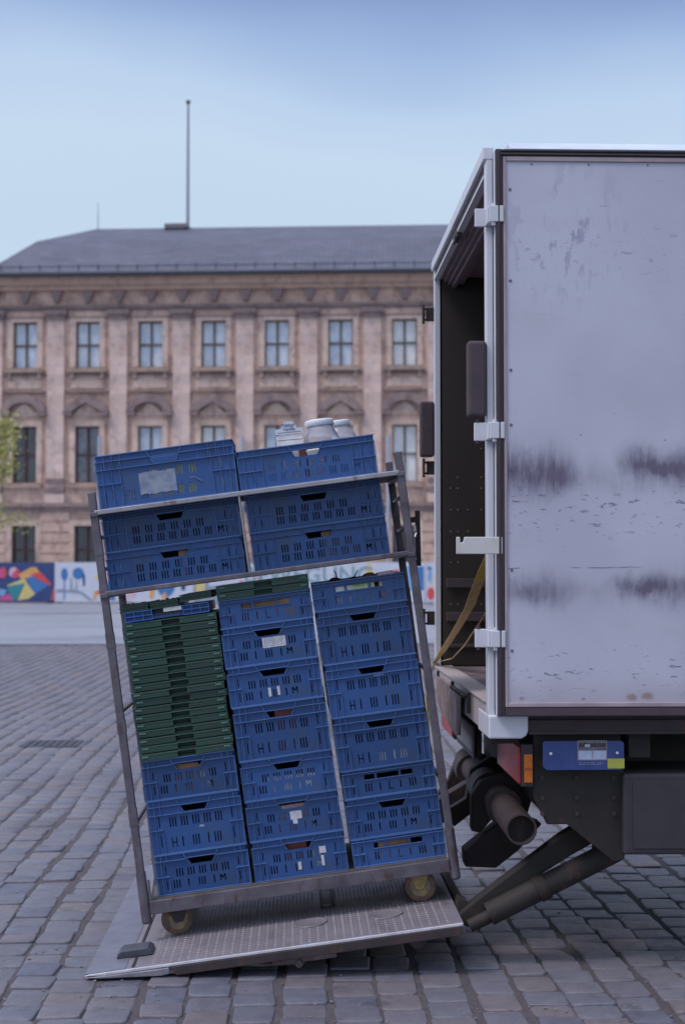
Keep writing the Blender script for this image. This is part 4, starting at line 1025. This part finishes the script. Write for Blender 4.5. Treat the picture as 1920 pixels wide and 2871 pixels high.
# header: lip, dark recess, bright inner edge, purple underside stepping inwards
b = MB(); b.box(XR - .012, XR + .03, YN - .004, YF + .006, ZT - .040, ZT + .012); hd = tb(b, 'rear_header', M['frame_white'], None, .004)
b = MB(); b.box(XR + .004, XR + .03, YN + .066, YF - .056, ZT - .085, ZT - .041); tb(b, 'door_seal', M['rubber_grey'], hd)
b = MB(); b.box(XR - .002, XR + .03, YN + .066, YF - .056, ZT - .098, ZT - .086); tb(b, 'inner_edge', M['frame_white'], hd)
b = MB()
for k in range(4): b.box(XR + .031 + .022 * k, XR + .052 + .022 * k, YN + .066, YF - .060, ZT - .098 - .016 * k, ZT - .06)
tb(b, 'stepped_lining', M['ceiling_in'], hd)
b = MB(); b.box(XR - .006, XR + .02, 6.72, 6.86, ZT - .118, ZT - .084); b.box(XR - .012, XR + .0, 6.76, 6.82, ZT - .135, ZT - .10); tb(b, 'header_catch', M['rubber'], hd, .003)
# sill with scraped steps
b = MB(); b.box(XR + .002, XR + .10, YN + .066, YF + .002, ZB + .004, ZF - .001); sl = tb(b, 'rear_sill', M['sill'], None, .003)
b = MB(); b.box(XR - .008, XR + .09, YN + .066, YF + .004, ZF, ZF + .006); tb(b, 'sill_edge', M['sill'], sl)
b = MB()
for y in (6.30, 6.95, 7.65): b.box(XR - .012, XR + .0015, y, y + .022, ZB + .03, ZF - .01)
b.box(XR - .016, XR + .001, 6.42, 6.98, ZB + .085, ZF - .030); tb(b, 'sill_bracket', M['steel_brown'], sl, .002)
b = MB(); b.prism([(6.52, ZF - .034), (7.66, ZF - .034), (7.66, .93), (7.45, .885), (6.75, .835), (6.56, .86)], XR - .016, XR - .011, 'x'); tb(b, 'sill_plate', steel('rust_streaked_plate', (.30, .22, .22), (.17, .11, .10), .55, .6, .1), sl, .002)
# lower corner cover
b = MB(); b.prism([(XR - .002, ZB - .008), (.905, ZB - .008), (.925, ZB + .004), (.932, ZB + .024), (.932, ZB + .085), (XR - .002, ZB + .085)], YN - .030, YN + .30); tb(b, 'corner_cover', M['frame_white'], None, .008, 3)
# folded near door
dz0, dz1, dx0, dx1 = 1.04, 3.315, .803, 1.93
b = MB(); b.box(dx0, dx1, 5.655, 5.700, dz0, dz1); dr = tb(b, 'rear_door', M['frame_white'], None, .003)
gk = .030
b = MB()
for (a, c, e, f) in ((dx0, dx0 + gk, dz0, dz1), (dx1 - gk, dx1, dz0, dz1), (dx0 + gk, dx1 - gk, dz0, dz0 + .036), (dx0 + gk, dx1 - gk, dz1 - gk, dz1)): b.box(a, c, 5.636, 5.6545, e, f)
tb(b, 'door_gasket', M['rubber_grey'], dr, .005)
b = MB()
for (a, c, e, f) in ((dx0 + .008, dx0 + .017, dz0 + .01, dz1 - .01), (dx0 + .02, dx1 - .02, dz1 - .012, dz1 - .004), (dx0 + .02, dx1 - .02, dz1 - .026, dz1 - .019)): b.box(a, c, 5.630, 5.6355, e, f)
tb(b, 'gasket_lip', M['rubber'], dr, .002)
b = MB(); ix0, ix1, iz0, iz1 = dx0 + gk + .001, dx1 - gk - .001, dz0 + .037, dz1 - gk - .001
b.box(ix0, ix1, 5.640, 5.6545, iz0, iz1)
pn = b.build('door_skin', M['door'])                                  # stays in world coordinates for its scuffs
pn.parent = dr; pn.matrix_parent_inverse = TI
b = MB()
for (a, c, e, f) in ((ix0, ix0 + .012, iz0, iz1), (ix1 - .012, ix1, iz0, iz1), (ix0 + .012, ix1 - .012, iz0, iz0 + .018), (ix0 + .012, ix1 - .012, iz1 - .020, iz1)): b.box(a, c, 5.634, 5.6398, e, f)
tb(b, 'panel_edging', simple('pinkish_edging', (.44, .34, .37), (.33, .26, .30), .5, sc_=9), dr, .003)
b = MB()
for z in (1.30, 1.62, 2.02, 2.20, 2.42, 2.78, 3.15): b.tube((ix0 + .028, 5.6382, z), (ix0 + .028, 5.640, z), .006, 10)
for x in (.95, 1.18, 1.42): b.tube((x, 5.6382, iz1 - .03), (x, 5.640, iz1 - .03), .004, 8)
tb(b, 'door_screws', simple('dark_screws', (.14, .10, .14), (.2, .12, .14), .5), dr)
# far door folded on the other side
b = MB(); b.box(dx0, dx1, YF + .035, YF + .08, dz0, dz1); tb(b, 'rear_door', M['frame_white'], None, .003)
# hinges, lock bracket and buffers of the near post
def hinge(z, x0=.722, zh=.037, knob=True):
    b = MB(); b.box(x0, XR + .0, YN - .010, YN + .004, z - zh, z + zh); b.box(XR + .001, .835, YN - .080, YN - .074, z - zh + .004, z + zh - .004); b.tube((.800, YN - .062, z - zh - .008), (.800, YN - .062, z + zh + .008), .011, 12)
    b.box(XR - .004, .800, YN - .062, YN - .004, z - zh + .003, z + zh - .003)
    h = tb(b, 'hinge', M['frame_white'], None, .005, 3)
    if knob:
        b = MB(); b.tube((x0 + .014, YN - .002, z + zh + .0005), (x0 + .014, YN - .002, z + zh + .016), .010, 10, .007); b.tube((x0 + .014, YN - .002, z - zh - .0005), (x0 + .014, YN - .002, z - zh - .010), .009, 10); tb(b, 'hinge_pin', M['steel_brown'], h, .001)
    b = MB()
    for s_ in (-1, 1): b.tube((.820, 5.6335, z + s_ * .022), (.820, 5.640 - .004, z + s_ * .022), .008, 8)
    tb(b, 'hinge_bolt', M['steel_dark'], h)
hinge(3.05, .728, .037, False); hinge(2.178); hinge(1.347)
b = MB(); b.prism([(.640, 1.684), (.825, 1.684), (.825, 1.752), (.672, 1.752), (.668, 1.732), (.658, 1.728), (.655, 1.752), (.640, 1.752)], YN - .078, YN - .070); tb(b, 'lock_bracket', white_paint('chipped_bracket_paint', (.62, .60, .60), (.45, .30, .20), .7), None, .003)
def buffer(y, x0=.696, x1=.773, z0=2.238, z1=2.547):
    b = MB(); b.box(x0, x1, y - .02, y + .045, z0, z1); o = tb(b, 'rubber_buffer', M['rubber_grey'], None, .014, 3); return o
buffer(YN); buffer(YF - .03, .694, .773, 2.245, 2.555)
for z in (3.045, 2.185, 1.35):
    b = MB(); b.box(.733, .775, YF - .02, YF - .005, z - .038, z + .038); b.box(.712, .722, YF - .03, YF, z - .045, z + .045); b.box(.722, .733, YF - .018, YF - .006, z + .024, z + .036); b.box(.722, .733, YF - .018, YF - .006, z - .036, z - .024); b.tube((.716, YF - .015, z - .052), (.716, YF - .015, z + .052), .008, 8)
    tb(b, 'hinge', M['steel_dark'], None, .002)
# side rail of the chassis
b = MB(); b.box(.934, XF, YN - .012, YN + .05, .968, 1.020); b.box(.934, XF, YN - .020, YN - .0125, .962, .974); tb(b, 'side_rail', M['steel_brown'], None, .003)
b = MB(); b.box(.804, XF, YN + .004, YN + .10, 1.021, 1.06); tb(b, 'floor_edge', M['rubber'])
# underbody
b = MB(); b.box(1.18, XF, 6.10, 6.22, .68, .96); b.box(1.18, XF, 7.35, 7.47, .68, .96)
for x in (1.35, 2.4, 3.6): b.box(x, x + .09, YN + .04, YF - .04, .86, .96)
tb(b, 'chassis_beam', M['steel_dark'], None, .004)
b = MB(); b.prism([(.965, .967), (.965, .70), (1.02, .592), (1.10, .592), (1.29, .44), (1.335, .45), (1.335, .79), (1.32, .967)], YN + .055, YN + .075); b.box(.80, .91, YN + .075, YN + .10, .915, .95); b.box(1.02, 1.31, 5.86, 7.7, .62, .95); lh_ = tb(b, 'lift_housing', M['steel_dark'], None, .004)
b = MB(); b.box(1.322, 3.6, YN + .015, YN + .60, .475, .80); sb = tb(b, 'storage_box', simple('dull_purple_grey_paint', (.052, .045, .056), (.038, .032, .04), .6, sc_=5), None, .012, 3)
b = MB(); b.box(1.36, 2.2, YN + .0095, YN + .0145, .50, .77); tb(b, 'box_lid', bpy.data.materials['dull_purple_grey_paint'], sb, .004)
# wheels in shadow farther forward
for y in (5.95, 7.30):
    b = MB(); b.tube((4.4, y, .42), (4.4, y + .27, .42), .42, 36); w_ = tb(b, 'wheel', M['rubber'], None, .03, 3)
    b = MB(); b.tube((4.4, y - .004, .42), (4.4, y + .05, .42), .23, 28); tb(b, 'rim', M['steel_dark'], w_)
b = MB(); b.box(6.26, 7.9, 5.82, 7.80, .45, 2.35); b.prism([(7.9, .45), (8.1, .5), (8.1, 1.35), (7.9, 2.30)], 5.84, 7.78); cb = tb(b, 'cab', M['white'], None, .04, 3)
b = MB(); b.box(7.0, 7.75, 5.812, 5.8195, 1.45, 2.15); tb(b, 'side_window', PANE_D, cb, .02)
b = MB(); b.tube((7.3, 5.85, .42), (7.3, 6.1, .42), .42, 36); b.tube((7.3, 7.5, .42), (7.3, 7.76, .42), .42, 36); tb(b, 'front_wheel', M['rubber'])
# lamps
def tail_lamp(x, y0, y1, z0, z1, side):
    b = MB(); b.box(x + .001, x + .05, y0, y1, z0 - .012, z1 + .012); l_ = tb(b, 'tail_lamp', M['rubber'], None, .005)
    b = MB(); b.box(x - .010, x, y0 + .008, y1 - .01, z0, z1); tb(b, 'red_lens', M['red_lens'], l_, .003)
    if side:
        b = MB(); b.box(x + .012, x + .046, y0 - .006, y0 - .0005, z0 + .006, z1 - .028); tb(b, 'side_marker', M['orange_lens'], l_, .002)
        b = MB(); b.box(x + .014, x + .044, y0 - .009, y0 - .0062, (z0 + z1) / 2 - .018, (z0 + z1) / 2 - .006); tb(b, 'marker_catch', simple('burnt_orange', (.40, .12, .03), (.3, .08, .02), .4), l_)
tail_lamp(.912, 5.745, 6.36, .758, .905, True)
tail_lamp(.815, 7.30, 7.84, .762, .912, False)
b = MB(); b.box(.866, .90, 7.2, 7.9, .92, .95); b.box(.83, .87, 6.5, 7.3, .90, .954); b.box(.84, .86, 6.55, 7.22, .755, .905); tb(b, 'lamp_carrier', M['steel_dark'], None, .003)
b = MB(); b.box(.826, .834, 6.58, 7.28, .745, .905); npl = tb(b, 'licence_plate', simple('plate_surround', (.06, .05, .055), (.09, .075, .08), .6), None, .003)
b = MB(); b.box(.822, .8255, 6.62, 7.24, .775, .895); tb(b, 'plate_face', simple('grimy_plate_face', (.50, .46, .48), (.34, .29, .31), .6, sc_=25), npl)
# maker's plate of the lift: blue with printed fields, two screws and a yellow sticker
b = MB(); b.prism([(.994, .832), (1.010, .818), (1.31, .818), (1.322, .832), (1.322, .925), (1.312, .934), (1.0, .934), (.994, .925)], YN - .004, YN + .004); bp = tb(b, 'blue_plate', M['plate_blue'], None, .002)
yy = YN - .0045
b = MB(); b.box(1.134, 1.252, yy - .0006, yy + .0004, .858, .936); tb(b, 'sticker_frame', M['plate_print'], bp)
b = MB(); b.box(1.137, 1.249, yy - .0014, yy - .0007, .898, .933); tb(b, 'dark_field', M['plate_dark'], bp)
b = MB(); b.box(1.139, 1.190, yy - .0014, yy - .0007, .862, .895); b.box(1.196, 1.247, yy - .0014, yy - .0007, .862, .895); b.box(1.163, 1.184, yy - .0022, yy - .0015, .911, .921); tb(b, 'pale_field', M['plate_light'], bp)
b = MB(); q_ = random.Random(9)
for z in (.927, .906, .901): 
    xx = 1.141
    while xx < 1.24: wd = q_.uniform(.004, .014); b.box(xx, min(xx + wd, 1.247), yy - .0022, yy - .0015, z, z + .0025); xx += wd + q_.uniform(.002, .006)
for z in (.846, .840):
    xx = 1.14
    while xx < 1.235: wd = q_.uniform(.004, .012); b.box(xx, xx + wd, yy - .0008, yy - .0001, z, z + .0022); xx += wd + q_.uniform(.003, .008)
tb(b, 'small_print', M['plate_print'], bp)
b = MB(); b.box(1.254, 1.322, yy - .0012, yy - .0002, .825, .864); tb(b, 'yellow_sticker', M['plate_yellow'], bp)
b = MB(); b.lathe([(0, .006), (.004, .005), (.0065, 0)], 12, (0, 0, 0), Matrix.Translation((1.026, YN - .005, .884)) @ Matrix.Rotation(R_(90), 4, 'X')); b.lathe([(0, .006), (.004, .005), (.0065, 0)], 12, (0, 0, 0), Matrix.Translation((1.294, YN - .005, .886)) @ Matrix.Rotation(R_(90), 4, 'X'))
tb(b, 'plate_screws', M['white_pack'], bp)
def plate(name, y0, y1, pts, mat='steel_dark', bev=.006): 
    b = MB(); b.prism(pts, y0, y1); return tb(b, name, M[mat], None, bev)
# cross tube and brackets of the lift
ft = (.932, 7.75, .588); nt_ = (.921, 5.80, .566)
b = MB()
n_ = 28
def ring_tube(b, p, q, r, ri, n=28):
    b.tube(p, q, r, n, caps=False); b.tube(p, q, ri, n, caps=False)
    p, q = Vector(p), Vector(q); d = (q - p).normalized(); a = d.orthogonal().normalized(); c = d.cross(a)
    for e in (p, q):
        vs = [e + (a * cos(2 * pi * i / n) + c * sin(2 * pi * i / n)) * rr for rr in (r, ri) for i in range(n)]
        b.add(vs, [(i, (i + 1) % n, (i + 1) % n + n, i + n) for i in range(n)])
ring_tube(b, nt_, ft, .064, .056); ct_ = tb(b, 'cross_tube', M['steel_brown']); b = MB(); b.tube((.9215, 5.86, .5665), (.9215, 5.87, .5665), .0555, 28); tb(b, 'tube_plug', M['steel_dark'], ct_)
for ya, yb, rr in ((6.30, 6.42, .080), (6.72, 6.90, .092), (7.42, 7.60, .085)):
    b = MB(); b.tube((.925, ya, .573), (.927, yb, .575), rr, 28); tb(b, 'tube_collar', M['steel_brown'], None, .006)
plate('arm_root', 6.44, 6.56, [(.764, .353), (.978, .522), (1.117, .473), (1.008, .353), (.908, .277), (.768, .283)])
plate('tube_bracket', 6.46, 6.54, [(.90, .50), (.84, .43), (.80, .44), (.80, .60), (.84, .66), (.98, .70), (1.10, .66), (1.05, .50), (.96, .47)])
plate('tube_bracket', 7.0, 7.06, [(.74, .44), (.84, .50), (.86, .64), (.96, .70), (1.1, .66), (1.0, .50), (.86, .42), (.78, .36)])
plate('tube_bracket', 7.62, 7.68, [(.90, .50), (.82, .42), (.76, .36), (.74, .40), (.82, .50), (.86, .60), (.95, .68), (1.05, .60)])
b = MB(); b.obar((.70, 7.30, .37), (1.30, 7.30, .72), .05, .058); tb(b, 'lift_arm', M['steel_brown'], None, .006)
b = MB(); b.prism([(.655, .175), (.735, .242), (1.097, .512), (1.24, .60), (1.34, .58), (1.30, .515), (1.14, .428), (.95, .31), (.72, .14)], 5.93, 6.00); tb(b, 'lift_arm', M['steel_dark'], None, .008)
b = MB(); b.tube((.72, 5.90, .155), (.90, 5.90, .240), .028, 16); b.tube((.80, 5.90, .202), (1.33, 5.90, .462), .048, 24); b.tube((1.0, 5.90, .30), (1.04, 5.90, .32), .055, 24); b.tube((1.30, 5.90, .445), (1.38, 5.90, .50), .030, 12); tb(b, 'lift_cylinder', M['steel_dark'], None, .003)
b = MB(); b.tube((1.33, 5.88, .47), (1.33, 6.1, .47), .035, 16); b.box(1.26, 1.40, 6.01, 6.05, .42, .70); tb(b, 'arm_pivot', M['steel_dark'])


for x in (1.00, 1.14, 1.29):
    for z in (.78, .70, .635): b = MB(); b.tube((x, YN + .047, z), (x, YN + .0555, z), .009, 6); tb(b, 'housing_bolt', M['steel_brown'], lh_)
# ------------------------------------------------------------------ TAIL LIFT PLATFORM, resting its tip on the ground
PS = math.atan(.129)                                       # slope of the plate
lift = empty('tail_lift_platform', (-.83, 5.74, .014), (0, -PS, 0)); tag(lift, 'tilted grey tail lift platform with a worn bright edge, its tip on the cobbles', 'tail lift platform')
PL, PD = 1.52, 2.06
def tread_material():
    m = NM('dull_tread_plate', .50, .35)
    c = m.ramp(m.noise(3.2, 6, .65), [(.3, (.215, .19, .22)), (.7, (.31, .285, .32))])
    c = m.mix(m.math('MULTIPLY', m.smooth(m.noise(7, 6, .7, vec=m.map((1, .4, 1))), .52, .72), .5), c, (.10, .075, .08))
    c = m.mix(m.math('MULTIPLY', m.smooth(m.noise(1, 4, .7, vec=m.map((4, 60, 1))), .62, .7), .25), c, (.38, .37, .40))
    m.color(c); m.rough(m.math('MULTIPLY_ADD', m.noise(12, 4), .35, .33)); m.bump(m.noise(90, 3), .2, .002); return m.mat
TREAD = tread_material()
b = MB(); b.prism([(.30, -.034), (.34, -.042), (PL, -.042), (PL, -.001), (.02, -.001), (.0, -.004), (.10, -.012)], 0.004, PD); b.build('deck', TREAD, lift, .002)
b = MB(); b.prism([(.0, -.003), (.02, .0005), (PL - .004, .0005), (PL - .004, -.010), (.08, -.010)], -.006, .0035); b.build('worn_edge', steel('scraped_edge_metal', (.85, .85, .90), (.55, .52, .56), .12, .35, .3), lift, .0015)
b = MB(); b.prism([(.34, -.012), (PL - .004, -.0105), (PL - .004, -.048), (.36, -.048)], -.010, .0035); b.build('side_beam', M['steel_brown'], lift, .003)
b = MB(); b.prism([(.0, -.007), (.10, -.011), (.335, -.013), (.335, -.036), (.30, -.040), (.06, -.018)], -.016, .0035); b.build('ramp_wedge', simple('light_ramp_metal', (.34, .33, .37), (.22, .21, .24), .45, .4, sc_=9), lift, .003)
# raised tread pattern
tp = MB(); h_ = .0026
x = .27; i = 0
while x < PL - .03:
    y = .03 + (.0175 if i % 2 else 0)
    while y < PD - .05:
        a = 1 if i % 2 else -1
        if not (.93 < x < 1.02 and .55 < y):
            tp.add([(x - .007, y - .0022 * a - .0018, .0002), (x + .007, y + .0022 * a - .0018, .0002), (x + .007, y + .0022 * a + .0018, .0002), (x - .007, y - .0022 * a + .0018, .0002), (x, y, h_)], [(0, 1, 4), (1, 2, 4), (2, 3, 4), (3, 0, 4)])
        y += .035
    x += .0175; i += 1
tp.build('tread_pattern', TREAD, lift)
b = MB(); b.prism([(.001, .01), (.16, .01), (.16, PD), (.001, PD)], -.0005, .0012, 'z'); b.build('ramp_strip', simple('smooth_ramp_steel', (.22, .22, .275), (.16, .16, .205), .5, .3, sc_=6), lift)
b = MB(); b.box(.185, .195, .02, PD, -.0005, .003); b.build('ramp_hinge_line', M['steel_dark'], lift)
for cx_, cy_ in ((.905, .33), (1.225, .30)):
    b = MB(); b.lathe([(.072, .0005), (.073, .0045), (.069, .0050), (.067, .0035), (0, .0035)], 32, (cx_, cy_, 0)); b.build('foot_switch', TREAD, lift)
b = MB(); b.box(.965, 1.000, .58, PD - .02, .0, .010); ch = b.build('lock_channel', M['steel'], lift, .003)
b = MB(); b.box(.952, .9645, .56, PD - .02, .0, .004); b.box(1.001, 1.016, .56, PD - .02, .0, .004); b.build('channel_groove', M['rubber'], ch)
b = MB(); b.prism([(.105, .001), (.255, .001), (.250, .020), (.236, .030), (.128, .030), (.112, .020)], .17, .28); b.build('roll_stop', simple('dark_blue_grey_stop', (.06, .065, .085), (.045, .045, .06), .5), lift, .004)
b = MB(); b.box(.74, 1.0, .03, .10, -.075, -.049); b.path([(.62, .06, -.058), (.70, .06, -.072), (.84, .05, -.080)], .009, 8); b.tube((.845, .02, -.078), (.87, .10, -.074), .016, 12); b.build('under_latch', steel('dirty_latch', (.30, .26, .26), (.12, .09, .09), .4), lift, .002)
b = MB(); b.prism([(1.28, -.049), (1.38, -.049), (1.345, -.088), (1.315, -.088)], .04, .12); b.build('under_foot', M['steel_brown'], lift, .003)
b = MB(); b.prism([(PL + .001, -.05), (PL + .05, -.07), (PL + .045, .03), (PL + .012, .045), (PL + .001, .02)], .22, .30); b.prism([(PL + .001, -.05), (PL + .05, -.07), (PL + .045, .03), (PL + .012, .045), (PL + .001, .02)], 1.58, 1.66); b.tube((PL + .028, .20, -.02), (PL + .028, 1.7, -.02), .022, 12); b.build('hinge_bar', M['steel_dark'], lift, .003)

# ------------------------------------------------------------------ lashing strap hanging out of the truck
def ribbon(pts, wd, normal, th=.002):
    b = MB(); pts = [Vector(p) for p in pts]; vs = []
    for i, p in enumerate(pts):
        d = (pts[min(i + 1, len(pts) - 1)] - pts[max(i - 1, 0)]).normalized(); s_ = d.cross(Vector(normal)).normalized(); w_ = wd[i] if isinstance(wd, (list, tuple)) else wd
        nn = s_.cross(d).normalized() * th
        vs += [p - s_ * w_ / 2, p + s_ * w_ / 2, p + s_ * w_ / 2 + nn, p - s_ * w_ / 2 + nn]
    fs = [(4 * i + k, 4 * i + (k + 1) % 4, 4 * i + 4 + (k + 1) % 4, 4 * i + 4 + k) for i in range(len(pts) - 1) for k in range(4)] + [(0, 1, 2, 3), tuple(range(4 * len(pts) - 4, 4 * len(pts)))]
    b.add(vs, fs); return b
def RP(x, y, Y):
    """point on the strap's own plane"""
    return Vector((x, Y, y))
st = empty('lashing_strap'); tag(st, 'yellow lashing strap hanging from the open truck down over its far rear corner', 'strap')
ribbon([RP(.905, 1.95, 6.2), RP(.895, 1.72, 6.35), RP(.875, 1.62, 6.6), RP(.872, 1.56, 6.75)], .064, (.25, -1, 0)).build('strap_end', M['webbing_bright'], st)
ribbon([RP(.872, 1.56, 6.75), RP(.862, 1.44, 7.0), RP(.835, 1.31, 7.35), RP(.80, 1.18, 7.7), RP(.768, 1.102, 7.86)], (.064, .066, .060, .046, .022), (.25, -1, 0)).build('strap_run', M['webbing'], st)
ribbon([RP(.768, 1.102, 7.86), RP(.752, 1.02, 7.92), RP(.735, .90, 7.93), RP(.745, .62, 7.93), RP(.77, .40, 7.92), RP(.78, .12, 7.9), RP(.74, .02, 7.7)], .036, (1, -.5, 0)).build('strap_tail', M['webbing'], st)
ribbon([RP(.93, 1.50, 6.5), RP(.92, 1.40, 6.9), RP(.865, 1.235, 7.25), RP(.835, 1.15, 7.55), RP(.79, 1.12, 7.75), RP(.77, 1.104, 7.85)], .011, (.25, -1, 0)).build('loose_end', M['webbing'], st)
